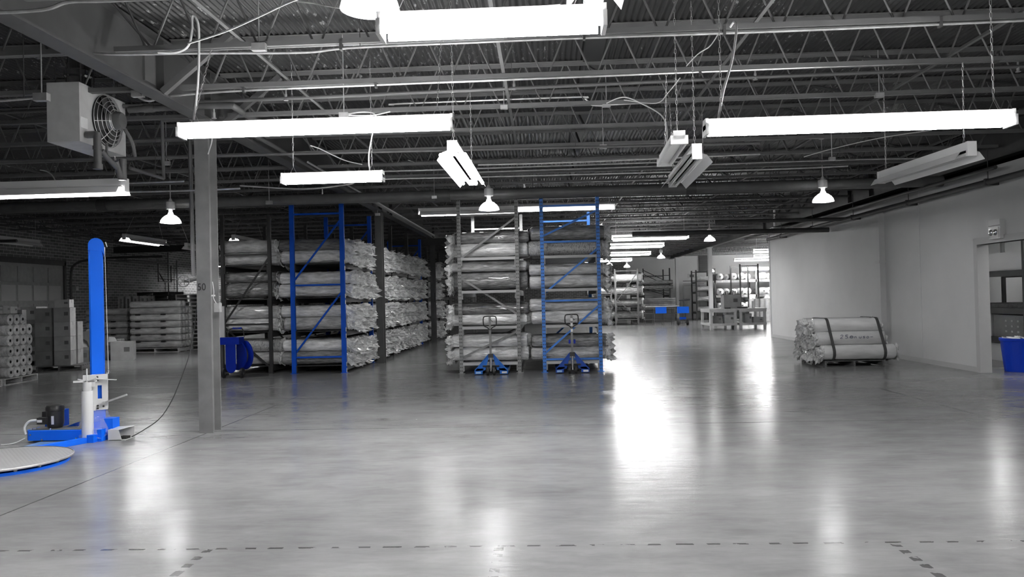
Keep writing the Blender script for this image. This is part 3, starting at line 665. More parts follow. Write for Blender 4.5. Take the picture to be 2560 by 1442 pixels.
gpipe = MB(); a = AY(322, 275, 9.3); gpipe.tube(smoothpath([a, AY(400, 270, 9.3), AY(560, 264, 9.3), AY(590, 270, 9.4), AY(620, 290, 10.2), AY(700, 330, 11.5)], 6), .04, 12); gpipe.tube([AY(375, 272, 9.3), AY(375, 240, 9.3)], .022, 8); gpipe.tube([AY(360, 272, 9.3), AY(385, 271, 9.3)], .05, 12)
tag(gpipe.build('gas_pipe', STEEL_GREY), 'thick grey gas pipe leading from the heater to the girder', 'pipe')
gq = MB(); gq.tube([AY(405, 300, 10), AY(409, 447, 10)], .022, 8); gq.tube([AY(403, 302, 10), AY(480, 297, 10), AY(560, 292, 10)], .022, 8); gq.tube([AY(409, 446, 10), AY(325, 420, 9.4)], .022, 8)
tag(gq.build('condensate_pipe', STEEL_GREY), 'thin grey pipe dropping between the heater and the column stencilled 50', 'pipe')
gq = MB(); gq.tube([AY(325, 352, 11), AY(470, 346, 11)], .03, 8); gq.tube([AY(474, 346, 11), AY(480, 560, 11), AY(484, 690, 11)], .03, 8); q = AY(474, 346, 11); gq.tube([q, (q.x, q.y, ZD)], .006, 6)
o = gq.build('riser_pipe', STEEL_GREY); tag(o, 'grey riser pipe dropping behind the column stencilled 50 to a valve', 'pipe')
vc = AY(459, 702, 11); m = MB(); m.tube([vc+Vector((.085*math.cos(t), 0, .085*math.sin(t))) for t in [2*PI*k/20 for k in range(20)]], .009, 6, closed=True)
for k in range(5): a = k*2*PI/5; m.tube([vc, vc+Vector((.085*math.cos(a), 0, .085*math.sin(a)))], .006, 5)
m.tube([vc+Vector((0,-.03,0)), vc+Vector((0,.15,0))], .02, 8); m.tube([vc+Vector((0,.12,0)), AY(484, 695, 11)+Vector((0,.12,0))], .03, 8)
m.build('valve_wheel', STEEL_GREY, o)

# ------------------------------------------------------------------ carpet rolls
def roll_mb(L_, r, seed, wr=.012, n=28, seg=22):
    rnd = random.Random(seed); off = Vector((rnd.random()*50, rnd.random()*50, rnd.random()*50)); m = MB(); vs = []
    xs = [-.5, -.497, -.485] + [-.47+.94*i/(seg-1) for i in range(seg)] + [.485, .497, .5]
    rf = [.45, .82, .95] + [1]*seg + [.95, .82, .45]
    for x, f in zip(xs, rf):
        for k in range(n):
            a = 2*PI*k/n; ph = a + x*3.0*rnd.choice((1,)); p = Vector((x*L_*2.2+ph*.3, math.cos(a)*2.5, math.sin(a)*2.5))+off
            d = noise.noise(p)*wr*1.3 + noise.noise(p*3.1)*wr*.7
            rr = r*f*(1-.0)+d*f; sq = 1-.07*max(0, -math.sin(a))
            vs.append((x*L_, rr*math.cos(a), rr*math.sin(a)*sq))
    R_ = len(xs); fs = [(i*n+k, i*n+(k+1) % n, (i+1)*n+(k+1) % n, (i+1)*n+k) for i in range(R_-1) for k in range(n)]
    fs += [tuple(range(n)), tuple((R_-1)*n+k for k in range(n))]
    return m.add(vs, fs, True)
def tuft_mb(r, ln, seed, sgn=1, n=24, seg=6):
    """loose bunched plastic: a ragged skirt leaving the roll's end"""
    rnd = random.Random(seed*13+5); m = MB(); vs = []
    fold = [rnd.uniform(-.16, .34)*(1 if k % 2 else -.5) for k in range(n)]
    lens = [ln*rnd.choice((.45, .7, .85, 1.0, 1.3)) for _ in range(n)]
    lens = [(lens[k]*.7+lens[k-1]*.3) for k in range(n)]
    droop = rnd.uniform(.01, .09); tw = rnd.uniform(-.5, .5)
    for i in range(seg+1):
        t = i/seg
        for k in range(n):
            a = 2*PI*k/n + tw*t
            fr = 1.04 - .30*math.sin(PI*min(1, t*1.3))*.8 + fold[k]*(t**.7) + rnd.uniform(-.05, .05)*(t > 0)
            vs.append((sgn*(lens[k]*t-.03), r*fr*math.cos(a), r*fr*math.sin(a)-droop*t))
    fs = [(i*n+k, i*n+(k+1) % n, (i+1)*n+(k+1) % n, (i+1)*n+k) for i in range(seg) for k in range(n)]
    o = len(vs); q = 12
    for i in range(4):
        for k in range(q):
            a = 2*PI*k/q+tw; rr = r*(.92, .7, .4, .1)[i]*rnd.uniform(.75, 1.2)
            vs.append((sgn*(ln*(.1, .35, .55, .6)[i]*rnd.uniform(.6, 1.3)), rr*math.cos(a), rr*math.sin(a)-droop*.6))
    fs += [(o+i*q+k, o+i*q+(k+1) % q, o+(i+1)*q+(k+1) % q, o+(i+1)*q+k) for i in range(3) for k in range(q)]
    fs += [tuple(o+3*q+k for k in range(q))]
    return m.add(vs, fs, False)
PROT = {}
def roll(loc_, L_, r, label, group, ma=WRAP, ends=(.0, .2), v=0, rz=0, wr=.012, name='carpet_roll'):
    key = (round(L_, 2), round(r, 3), ends, v, ma.name, name)
    if key not in PROT:
        o = roll_mb(L_, r, hash(key[:2])*0+v*7+3, wr).build(name, ma); o.location = loc_; o.rotation_euler = (0,0,rz)
        tag(o, label, 'carpet roll', group)
        if ends[0] > 0: MB.build(tuft_mb(r, ends[0], v+11, -1), 'bunched_plastic', FILM, o, (-L_/2, 0, 0))
        if ends[1] > 0: MB.build(tuft_mb(r, ends[1], v+29, 1), 'bunched_plastic', FILM, o, (L_/2, 0, 0))
        PROT[key] = o; return o
    return dup(PROT[key], loc_, rz, label, group)

# ------------------------------------------------------------------ racks
def rack(name_label, x0, x1, frames, h, levels, m, hz, diag, group=None, pw=.075, perf=False, beamm=None, labels=False, lvl_front=True, deck=True, dark=(), bar_=None):
    R_ = empty('pallet_rack', ((x0+x1)/2, (frames[0]+frames[-1])/2, 0)); tag(R_, name_label, 'rack', group)
    O = -Vector(R_.location)
    def P(mb, nm, mm): o = mb.build(nm, mm, R_); o.location = O; return o
    m0 = m
    for fi, y in enumerate(frames):
        m = RACK_DARK if fi in dark else m0
        for s, x in ((1, x0), (-1, x1)):
            c = MB(); c.box(x-pw/2, x+pw/2, y-.004, y+.004, 0, h); c.box(x-pw/2, x-pw/2+.006, y, y+.06, 0, h); c.box(x+pw/2-.006, x+pw/2, y, y+.06, 0, h)
            c.box(x-.07, x+.07, y-.04, y+.1, 0, .008); u = P(c, 'upright', m)
            if perf and y == frames[0]:
                hc = MB()
                for k in range(int(h/.075)):
                    for sx in (-1, 1): hc.box(x+sx*pw*.22-.009, x+sx*pw*.22+.009, y-.0075, y-.004, .05+k*.075, .07+k*.075)
                t_ = hc.build('slot_holes', BLACK, u); t_.location = (0,0,0); t_['label'] = 'dark slot holes'
        for z in hz: P(MB().box(x0, x1, y+.012, y+.045, z-.02, z+.02), 'cross_brace', m)
        for za, zb in diag: P(MB().bar((x0, y+.055, za), (x1, y+.055, zb), .02, .04), 'diagonal_brace', m)
    m = m0; bm_ = beamm or m
    if bar_:
        for z in levels: P(MB().box(x0+.04, x1-.04, frames[0]-.02, frames[0]+.02, z-.045, z+.012), 'front_bar', bar_)
    for i in range(len(frames)-1):
        ya, yb = frames[i]+.06, frames[i+1]
        for z in levels:
            for x in (x0, x1): P(MB().box(x-.025, x+.025, ya, yb, z-.11, z), 'shelf_beam', bm_)
            if deck: P(MB().box(x0-.02, x1+.02, ya-.03, yb-.02, z, z+.014), 'shelf_deck', bm_)
            if lvl_front:
                for x, s in ((x0, 1), (x1, -1)): P(MB().box(x+s*.03, x+s*.065, ya-.055, ya+.01, z-.17, z+.02), 'beam_clip', bm_)
    if labels:
        for z in levels:
            for dz in (-.03, -.17): P(MB().box(x1+pw/2, x1+pw/2+.003, frames[0]+.0, frames[0]+.055, z+dz+.02, z+dz+.11), 'shelf_label', WHITE)
    return R_
BARM = mat('pale_rack_bar', .42, .45)
LVL = [.22, .98, 1.74, 2.44]
rack('grey slotted pallet rack holding carpet rolls, left half of the centre racks', -1.80, -.57, [16.45, 19.8], 3.7, LVL, RACK_GREY, [3.35], [(2.42, 3.3), (2.04, 1.22), (.33, .89)], perf=True, bar_=BARM)
rack('bright blue slotted pallet rack holding carpet rolls, right half of the centre racks', -.04, 1.14, [16.42, 19.8], 3.72, LVL, BLUE_RACK, [3.5, 2.74, 1.5, .27], [(2.86, 3.39), (1.64, 2.59), (.385, 1.39)], perf=True, beamm=RACK_GREY, bar_=BARM)
LV2 = [.16, .93, 1.68, 2.44]
LF = [17.2, 19.95, 22.65, 25.35, 28.05]
rack('dark blue pallet rack beside the left aisle, loaded with wrapped rolls', -5.63, -4.5, LF, 3.78, LV2, BLUE, [3.56, 1.97, .36], [(2.05, 3.46), (.42, 1.85)], beamm=RACK_DARK, labels=True, pw=.1, dark=(2, 3))
rack('charcoal pallet rack behind the strapping cart, back to back with the blue one', -7.3, -6.22, [17.4, 20.1, 22.8, 25.5], 3.6, LV2, RACK_DARK, [2.7, 1.12], [(1.14, 2.66), (1.06, .1)])
rack('farther dark pallet rack beyond the third column of the left aisle', -5.63, -4.5, [29.6, 32.9, 36.2], 3.6, LV2, RACK_DARK, [3.3, 1.9, .4], [(2.05, 3.3), (.42, 1.85)])
LN = ['bottom', 'second', 'third', 'top']
# centre racks: each level holds two layers
cr = [  # (rack, level, [ (radius, z) ...] , material)
    ('grey', 0, [(.15, WRAP), (.145, WRAP)]), ('grey', 1, [(.125, WRAP), (.125, WRAPD)]), ('grey', 2, [(.2, WRAPD), (.115, WRAP)]), ('grey', 3, [(.155, WRAP), (.125, WRAPD)]),
    ('blue', 0, [(.14, WRAP), (.13, WRAPD)]), ('blue', 1, [(.145, WRAP), (.135, WRAP)]), ('blue', 2, [(.145, WRAP), (.125, WRAP)]), ('blue', 3, [(.17, PATTERN), (.155, WRAPD)])]
for rk, lv, lays in cr:
    cx, L_ = ((-1.16, 1.62) if rk == 'grey' else (.49, 1.60)); z = LVL[lv]+.016
    prev = None; zc = z
    for li, (r, ma) in enumerate(lays):
        zc = z+r if li == 0 else prev+ (lays[0][0]+r)*.98
        if li == 0: prev = zc
        y = 16.62+r; k = 0
        while y < 19.55:
            if k < (3 if lv < 3 else 4):
                roll((cx+random.uniform(-.05, .05), y, zc), L_+(.06 if k % 2 else 0), r, 'plastic-wrapped carpet roll, %s layer, %s shelf of the %s centre rack, %s from front' % ('lower' if li == 0 else 'upper', LN[lv], rk, ORD[k]), 'rolls in the centre racks', ma, (.16, .0) if rk == 'grey' else (.0, .16), k % 3+lv)
            y += max(2*r, 2*lays[0][0])+.005; k += 1
# left blue rack: two layers, ends bunched towards the aisle
def fill_left(x0, x1, frames, lev, rackname, group, r1=.155, r2=.14, ends=(.0, .36), skip=(), ncol=99):
    for lv, z in enumerate(lev):
        for li, r in enumerate((r1, r2)):
            zc = z+.018+r1 + (0 if li == 0 else (r1+r2)*.95); k = 0
            for fi in range(len(frames)-1):
                y = frames[fi]+.14+r1
                while y+r1 < frames[fi+1]-.03 and k < ncol:
                    if not any(a < y < b for a, b in skip):
                        dx = random.uniform(-.09, .03); v = random.randrange(5); cl = 19.4 < y < 20.15; e_ = (.0, .1) if cl else ends; cut = .14 if cl else 0; dx = -cut/2-.02 if cl else dx
                        roll(((x0+x1)/2+dx, y, zc+random.uniform(-.003, .003)), x1-x0-cut, r, 'wrapped carpet roll, %s layer, %s shelf, %s, %s from camera' % ('lower' if li == 0 else 'upper', LN[lv], rackname, ordn(k)), group, WRAP if (k*7+lv*3+li) % 5 else WRAPD, e_, v)
                    y += 2*r1+.006; k += 1
fill_left(-5.93, -4.44, LF, LV2, 'blue left rack', 'rolls in the blue left rack', ends=(.0, .28), skip=())
fill_left(-5.93, -4.35, [29.6, 32.9, 36.2], LV2, 'far dark rack', 'rolls in the far dark rack', ncol=5)
for lv, z in enumerate(LV2):
    for li in (0, 1):
        for k in range(2):
            r = .15 if not (lv == 2 and li == 0) else .19
            if lv == 2 and li: rr = .12
            else: rr = r
            zc = z+.016+r if li == 0 else z+.016+(.38 if lv == 2 else .30)+rr*.95
            roll((-6.72+random.uniform(-.04, .04), 17.7+k*.42, zc), 1.25, rr, 'carpet roll, %s layer, %s shelf of the charcoal left rack, %s from front' % ('lower' if li == 0 else 'upper', LN[lv], ORD[k]), 'rolls in the charcoal left rack',
                 PATTERN if (lv == 0 and li) else (WRAPD if lv == 2 else WRAP), (.08, .12), k+lv)

# ------------------------------------------------------------------ pallets, boxes
def pallet(name_label, p, rz=0, m=WOOD, wd=1.2, dp=1.0):
    o = empty('pallet', p, rz); tag(o, name_label, 'pallet')
    d = MB()
    for k in range(7): x = -dp/2+k*(dp-.09)/6; d.box(-wd/2, wd/2, x, x+.09, .122, .14)
    d.build('deck_boards', m, o)
    d = MB()
    for y in (-dp/2, -.05, dp/2-.1): d.box(-wd/2, wd/2, y, y+.1, 0, .018)
    d.build('bottom_boards', m, o)
    for x in (-wd/2, -.02, wd/2-.04): MB().box(x, x+.04, -dp/2, dp/2, .018, .122).build('stringer', m, o)
    return o
def stack_pallets(p, rz, n, m, lb, group, wd=1.2, dp=1.0):
    pr = pallet(lb % ORD[0], p, rz, m, wd, dp); pr['group'] = group
    for k in range(1, n): dup(pr, (p[0]+random.uniform(-.03, .03), p[1]+random.uniform(-.03, .03), p[2]+k*.142), rz+random.uniform(-.02, .02), lb % ordn(k))
def carton(p, sx, sy, sz, rz, label, group=None, m=CARD, open_=False, mark=True):
    o = MB().box(-sx/2, sx/2, -sy/2, sy/2, 0, sz).build('cardboard_box', m, None, p); o.rotation_euler = (0,0,rz); tag(o, label, 'box', group)
    MB().box(-sx/2-.002, sx/2+.002, -.025, .025, sz-.08, sz+.002).build('tape_strip', TAPE, o)
    MB().box(.05, .05+sx*.25, -sy/2-.003, -sy/2, sz*.45, sz*.7).build('printed_panel', STEEL_GREY, o)
    return o
# right pallet with strapped white rolls
PY = 16.15
rp = pallet('dark wooden pallet under the strapped white rolls near the right wall', (6.3, 17.0, 0), 0, WOOD, 1.2, 1.45)
rows = [[(PY+.17+k*.315) for k in range(5)], [(PY+.33+k*.315) for k in range(4)], [(PY+.49+k*.315) for k in range(3)]]
wz = ['bottom', 'middle', 'top']
for ri, ys in enumerate(rows):
    for k, y in enumerate(ys):
        dx = (.2, .12, .1)[ri]
        o = roll((6.17+dx+random.uniform(-.04, .04), y, .145+.157+ri*.268), 1.5-(.0, .1, .1)[ri], .155, 'white wrapped roll on the right pallet, %s row, %s from the front' % (wz[ri], ORD[k]), 'strapped white rolls', PAPER, (.12, .06), (ri+k) % 3, wr=.006, name='wrapped_roll')
        o['category'] = 'carpet roll'
for s, xx in (('left', 5.86), ('right', 6.88)):
    r_ = .163; zt_ = .145+.157+2*.268; cs = [(rows[0][0], .302), (rows[2][0], zt_), (rows[2][-1], zt_), (rows[0][-1], .302)]
    pts = []
    for (cy, cz), (a0, a1) in zip(cs, ((PI*1.5, PI*5/6), (PI*5/6, PI/2), (PI/2, PI/6), (PI/6, -PI/2))):
        for k in range(7): a = a0+(a1-a0)*k/6; pts.append((xx, cy+r_*math.cos(a), cz+r_*math.sin(a)))
    m = MB(); n = len(pts); vs = [(xx+dx, y+ (0), z) for x, y, z in pts for dx in (-.03, .03)]
    vs2 = [(x, y+(y-16.75)*.006, z+.004) for x, y, z in vs]
    m.add(vs+vs2, [(2*i, 2*((i+1) % n), 2*((i+1) % n)+1, 2*i+1) for i in range(n)] + [(2*n+2*i, 2*n+2*((i+1) % n), 2*n+2*((i+1) % n)+1, 2*n+2*i+1) for i in range(n)], True)
    tag(m.build('strap', STRAP), 'dark strap round the white rolls on the right pallet, %s one' % s, 'strap')
GL = {'2': [[(0,.75),(.2,1),(.5,.95),(.55,.65),(0,0),(.6,.05)]], '5': [[(.6,1),(.1,.95),(.05,.6),(.4,.6),(.6,.3),(.4,0),(0,.1)]],
      'O': [[(.4,.8),(.1,.6),(.05,.2),(.4,0),(.75,.2),(.7,.6),(.35,.75)], [(.0,.35),(.8,.4)]], 'n': [[(0,.5),(.05,0)], [(.03,.35),(.3,.5),(.45,.3),(.45,0)]],
      'u': [[(0,.5),(.05,.1),(.3,0),(.45,.2),(.45,.5)], [(.45,.2),(.5,0)]], 's': [[(.45,.5),(.15,.5),(.1,.3),(.4,.2),(.35,0),(0,.02)]],
      'o': [[(.3,.5),(.05,.35),(.1,0),(.4,0),(.5,.3),(.25,.5)]], '-': [[(0,.3),(.6,.35)]]}
m = MB(); sx = AY(2100, 843, 16.33).x; cyy, czz, rr_ = rows[1][0], .145+.157+.268, .163
for ch in '25Onuso-':
    for st in GL[ch]:
        P_ = smoothpath([(sx+a*.085+b2*.02, b2*.075, 0) for a, b2 in st], 4)
        m.tube([(p_.x, cyy-rr_*math.cos(.12+p_.y/rr_), czz+rr_*math.sin(.12+p_.y/rr_)) for p_ in P_], .0042, 5)
    sx += .095 if ch in '25On' else .075
tag(m.build('handwriting', INK), 'handwritten marker text 25Onuso- on the middle white roll', 'writing')

# left: pallet of stretch film rolls
A = AZ(20, 962, 0); B = AZ(112, 945, 0); ang = math.atan2(B.y-A.y, B.x-A.x)
u2 = Vector((math.cos(ang), math.sin(ang), 0)); v2 = Vector((-math.sin(ang), math.cos(ang), 0))
cen = A + u2*.42 + v2*.45
pallet('worn pallet under the film rolls at the left edge', (cen.x, cen.y, 0), ang, WOODL, 1.25, 1.0)
pallet('second worn pallet left of it, cut by the left edge', (cen.x-u2.x*1.3, cen.y-u2.y*1.3, 0), ang, WOODL, 1.2, 1.0)
fr_ = None
def film_roll(p, rz, label, L_=.5, r=.115):
    global fr_
    if fr_ is None:
        o = MB().lathe([(.035,-L_/2),(r*.97,-L_/2),(r,-L_/2+.01),(r,L_/2-.01),(r*.97,L_/2),(.035,L_/2)], n=24, axis='y').build('film_roll', STRETCH); o.location = p; o.rotation_euler = (0,0,rz)
        tag(o, label, 'film roll', 'stretch film rolls on pallets')
        c = MB().lathe([(.034,-L_/2-.002),(.034,L_/2+.002),(.028,L_/2+.002),(.028,-L_/2-.002),(.034,-L_/2-.002)], n=14, axis='y').build('core', BLACKP, o)
        fr_ = o; return o
    return dup(fr_, p, rz, label)
cols_ = ['leftmost', 'second', 'third', 'fourth', 'rightmost']
for row in range(6):
    for c_ in range(4 if row < 5 else 3):
        for d_ in range(2):
            q = cen + u2*(-.38+c_*.236+random.uniform(-.008, .008)) + v2*(-.24+d_*.51); z = .142+.115+row*.222
            film_roll((q.x, q.y, z), ang, 'clear stretch film roll, %s from left, %s row up, %s file, left edge pallet' % (cols_[c_] if c_ else 'first', ORD[row], 'front' if d_ == 0 else 'back'))
    for c_ in range(2):
        q = cen + u2*(-1.0+c_*.236-.25) + v2*(-.24); film_roll((q.x, q.y, .142+.115+row*.222), ang, 'clear stretch film roll on the cut-off pallet, %s column, %s row up' % (ORD[c_], ORD[row]))
for k in range(4):
    q = cen+u2*(-.45+k*.27); carton((q.x, q.y, .142+6*.222+.02), .26, .3, .17-.02*(k % 2), ang, 'small dark box on top of the film rolls, %s from left' % ORD[k], 'boxes on the film rolls')
# carton stacks
G = 'cartons stacked behind the film rolls'
a0 = AZ(150, 922, 0); a1 = AZ(178, 912, 0); ang2 = .25
bx = Vector((-12.5, 19.5, 0))
pallet('dark pallet under the tall carton stack by the brick wall', (bx.x+.12, bx.y+.15, 0), ang2, WOOD, 1.05, 1.1)
for r_i in range(4):
    for c_ in range(2):
        z = .142+r_i*.365
        carton((bx.x-.2+c_*.42, bx.y-.15+c_*.1, z), .38, .42, .36, ang2, 'brown carton in the tall stack, %s column, %s row up' % (ORD[c_], ORD[r_i]), G)
        if r_i < 3: carton((bx.x-.3+c_*.42, bx.y+.32+c_*.1, z), .38, .42, .36, ang2, 'brown carton at the back of the tall stack, %s column, %s row up' % (ORD[c_], ORD[r_i]), G)
carton((bx.x+.2, bx.y-.03, .142+4*.365), .34, .4, .2, ang2+.05, 'topmost low carton of the tall stack, right side', G)
for i, (x, y, Y_, s, sz) in enumerate(((85, 783, 21.5, .45, .38), (50, 790, 21.3, .45, .36), (20, 785, 21.3, .45, .38), (-10, 790, 21.3, .45, .38), (125, 800, 21.9, .4, .3))):
    q = AY(x, y, Y_)
    n = max(1, int(q.z/.38)); zz = 0.142
    for k in range(4):
        hh = .38 if k < 3 else max(.2, q.z+sz/2-.142-3*.38)
        if k == 3 and i == 4: continue
        carton((q.x, q.y, zz), .44, .5, hh-.005, .03, 'dark carton behind the film rolls, %s column from the right, %s row up' % (ORD[(i+1) % 5], ORD[k]), G); zz += hh
    pallet('low dark pallet under the carton column, %s behind the film rolls' % ORD[i], (q.x, q.y, 0), 0, WOOD, .45, .6)
# refuse bag, flaps and loose cartons near the mast
b_ = AZ(196, 908, 0)
m = MB(); rnd = random.Random(3); prof = [(.0,0),(.28,.02),(.36,.2),(.34,.42),(.24,.62),(.1,.72),(.0,.74)]
m.lathe(prof, n=16); m.v = [(x+rnd.uniform(-.03,.03), y+rnd.uniform(-.03,.03), z+rnd.uniform(-.01,.02)*(z > .05)) for x, y, z in m.v]
o = m.build('refuse_bag', BLACKP, None, b_); tag(o, 'dark refuse bag slumped beside the tall carton stack', 'bag')
q = AZ(218, 912, 0); carton((q.x, q.y-.3, 0), .4, .05, .5, .5, 'flattened carton leaning by the refuse bag', None)
q = AZ(300, 900, 0); carton((q.x, q.y+.2, 0), .62, .5, .55, .35, 'open carton with white paper on it, right of the mast', None, CARDL)
MB().prism([(-.25,-.27,.5), (-.05,-.28,.56), (-.12,-.26,.68), (-.28,-.24,.66)], (0,.02,0)).build('paper_sheet', WHITE, bpy.data.objects['cardboard_box']) if 0 else None
pp = MB().prism([(q.x-.3, q.y-.1, .55), (q.x-.02, q.y-.12, .57), (q.x-.1, q.y-.1, .68), (q.x-.28, q.y-.08, .7)], (0,.01,.005)).build('paper_sheet', WHITE); tag(pp, 'crumpled white paper on the open carton', 'paper')
q = AZ(262, 900, 0); carton((q.x-.2, q.y+.6, 0), .7, .5, .6, 0, 'dark carton half hidden behind the blue mast')
q = AZ(190, 890, 0); carton((q.x-.1, q.y+.2, 0), .8, .5, .8, .1, 'large dark carton behind the refuse bag')
# grey rolls on pallets by the brick wall
for nm, x0_, x1_, yy, h_ in (('right', 325, 452, 26.3, 7), ('left', 215, 318, 27.2, 6)):
    pa = AY(x0_, 870, yy); pb = AY(x1_, 870, yy); L_ = pb.x-pa.x; r = .118
    pallet('pallet under the %s stack of long grey rolls by the brick wall' % nm, ((pa.x+pb.x)/2, yy+.5, 0), 0, WOODL, L_*.95, 1.1)
    for k in range(h_):
        for d_ in range(4):
            if k == h_-1 and d_ > 1: continue
            roll(((pa.x+pb.x)/2, yy+.1+d_*.25, .142+r+k*.232), L_, r, 'long grey roll in the %s stack by the brick wall, %s row up, %s deep' % (nm, ORD[k], ORD[d_]), 'long grey rolls by the brick wall', mat('grey_wrapped_roll', .22, .35, noise_amt=.1, coat=.3) if False else STRETCH, (.0, .0), d_ % 2, wr=.003, name='fabric_roll')
    sp_ = MB()
    for k in range(1, h_-1):
        for t in (.12, .62): sp_.box(pa.x+L_*t, pa.x+L_*t+.16, yy-.03, yy+.02, .142+k*.232-.02, .142+k*.232+.02)
    tag(sp_.build('roll_spacers', BLACKP), 'dark spacer blocks between the grey rolls of the %s stack' % nm, 'spacer', kind='stuff')
# pallets on edge, dark pallet stack and tall pallet stack
for k in range(4):
    o = MB()
    for bx_ in (-.085, .045): 
        for by_ in (-.5, -.1, .3): o.box(bx_, bx_+.055, by_, by_+.12, 0, .98)
    for z_ in (0, .45, .88): o.box(-.03, .045, -.5, .5, z_, z_+.09)
    ob = o.build('edge_pallet', WOODL, None, (-15.72+.3*k, 28.6, 1.0)); ob.rotation_euler = (0, .05-.03*k, .1)
    tag(ob, 'pallet standing on edge above the grey rolls, %s from left' % ORD[k], 'pallet', 'pallets standing on edge')
stack_pallets((-15.2, 28.65, 0), 0, 7, WOOD, 'pallet under the edge-standing pallets, %s from the floor', 'low pallet stack behind the grey rolls', 1.9, 1.1)
q = AZ(466, 874, 0); stack_pallets((q.x+.15, q.y+.5, 0), .1, 14, WOODL, 'pallet in the tall stack left of the column stencilled 50, %s from the floor', 'tall pallet stack', 1.0, 1.1)
q = AX(402, 800, -14.9); stack_pallets((q.x, q.y, 0), 0, 15, RACK_DARK, 'dark pallet in the stack behind the grey rolls, %s from the floor', 'dark pallet stack', 1.3, 1.1)
# brick wall pipes
m = MB(); m.tube([(XL+.08, 33.2, 1.8), (XL+.08, 33.2, 3.9)], .03, 8); m.tube([(XL+.08, 34.0, 1.9), (XL+.08, 34.0, 3.6)], .03, 8); m.tube([(XL+.08, 32.4, 2.78), (XL+.08, 34.0, 2.76)], .02, 8); m.tube([(XL+.08, 28.3, 3.32), (XL+.08, 33.2, 3.4)], .025, 8)
tag(m.build('wall_pipework', STEEL_GREY), 'grey pipework fixed on the brick wall left of the column', 'pipe')
m = MB(); m.tube(smoothpath([(XL+.05, 28.5, 1.5), (XL+.05, 28.5, 3.1), (XL+.05, 28.8, 3.35), (XL+.05, 33, 3.5)]), .02, 6)
tag(m.build('wall_conduit', BLACKP), 'dark conduit bent along the brick wall', 'conduit')
m = MB(); m.tube(smoothpath([(XL+.05, 28.3, 2.3), (XL+.05, 31.6, 2.28), (XL+.05, 31.9, 2.2), (XL+.05, 31.9, 1.8)]), .014, 6)
tag(m.build('wall_conduit', GALV), 'thin pale conduit bent along the brick wall', 'conduit')
m = MB(); m.box(XL, XL+.12, 26.45, 26.6, 2.2, 2.34); tag(m.build('wall_switch_box', GALV), 'small pale switch box on the brick wall', 'electrical box')
m = MB(); m.tube([(XL+.5, 31.5, 3.35), (XL+.5, 31.5, 2.6), (XL+.5, 32.6, 2.6), (XL+.5, 32.6, 3.3)], .03, 6); m.tube([(XL+.5, 31.5, 3.0), (XL+.5, 32.0, 2.6)], .03, 6)
tag(m.build('wall_bracket', BLACKP), 'black triangular bracket high on the brick wall', 'bracket')

# ------------------------------------------------------------------ stretch wrapper
wr = empty('stretch_wrapper_mast', (-5.40, 9.2, 0)); tag(wr, 'tall bright blue stretch wrapping machine mast with drive base', 'machine')
W0 = -Vector(wr.location)
TURN = {'mast', 'top_cap', 'lift_cable', 'cable_guide', 'film_carriage', 'bolts', 'tension_arm', 'cable_hook', 'lower_mast'}
def WP(mb, nm, m, lb=None):
    if nm in TURN:
        q, p = math.sin(.5), math.cos(.5); ax, ay = -5.395, 9.17
        mb.v = [(ax+(x-ax)*p-(y-ay)*q, ay+(x-ax)*q+(y-ay)*p, z) for x, y, z in mb.v]
    o = mb.build(nm, m, wr); o.location = W0
    if lb: o['label'] = lb
    return o
mx = -5.395; MW = .078
m = MB(); pts = [(mx-MW, 9.14, 0), (mx-MW+.02, 9.1, 0), (mx+MW-.01, 9.1, 0), (mx+MW, 9.13, 0), (mx+MW, 9.28, 0), (mx-MW, 9.28, 0)]
m.prism([(a, b2, .1) for a, b2, c_ in pts], (0, 0, 2.22)); WP(m, 'mast', BLUE_BRIGHT)
m = MB(); ar = [(mx-.08, 9.095, 2.31)] + [(mx+.0+.08*math.cos(t), 9.095, 2.31+.08*math.sin(t)) for t in [PI-PI*k/14 for k in range(15)]]
m.prism([(mx-.078, 9.095, 2.26)] + [(mx+.005+.083*math.cos(t), 9.095, 2.325+.083*math.sin(t)) for t in [PI-PI*k/14 for k in range(15)]] + [(mx+.088, 9.095, 2.2), (mx+.07, 9.095, 2.26)], (0, .18, 0)); WP(m, 'top_cap', BLUE_BRIGHT)
WP(MB().tube([(mx+.098, 9.12, 2.3), (mx+.118, 9.08, .78)], .0045, 6), 'lift_cable', CREAM)
WP(MB().tube([(mx+.108, 9.1, 2.36), (mx+.125, 9.1, 2.3)], .006, 5), 'cable_guide', CREAM)
m = MB(); z0c, z1c = .36, .78
m.box(mx-.06, mx+.105, 9.05, 9.095, z0c, .44); m.box(mx-.06, mx+.105, 9.05, 9.095, .70, z1c); m.box(mx-.10, mx-.0, 9.05, 9.095, .44, .70); m.box(mx+.045, mx+.105, 9.05, 9.095, .44, .7); m.box(mx-.0, mx+.045, 9.052, 9.095, .44, .49); m.box(mx-.0, mx+.045, 9.052, 9.095, .65, .70)
m.box(mx+.092, mx+.107, 9.097, 9.3, z0c, z1c); m.bar((mx-.06, 9.05, .735), (mx+.2, 8.98, .71), .05, .006)
m.box(mx-.25, mx-.0, 9.0, 9.06, .70, .72); m.box(mx-.15, mx-.02, 9.0, 9.05, .64, .78); m.box(mx-.16, mx-.02, 9.0, 9.05, .36, .42)
WP(m, 'film_carriage', CREAM)
bt = MB()
for x_, z_ in ((-.06,.74),(.0,.75),(.0,.71),(.0,.41),(.0,.38),(.06,.4),(-.1,.73)): bt.lathe([(0,-.008),(.012,-.008),(.012,0),(0,0)], c=(mx+x_, 9.048, z_), n=8, axis='y')
WP(bt, 'bolts', BLACK)
m = MB(); m.bar((mx+.06, 9.03, .44), (mx+.31, 8.93, .53), .04, .02); m.tube([(mx+.06, 9.03, .44), (mx+.06, 8.99, .44)], .02, 10); WP(m, 'tension_arm', GALV)
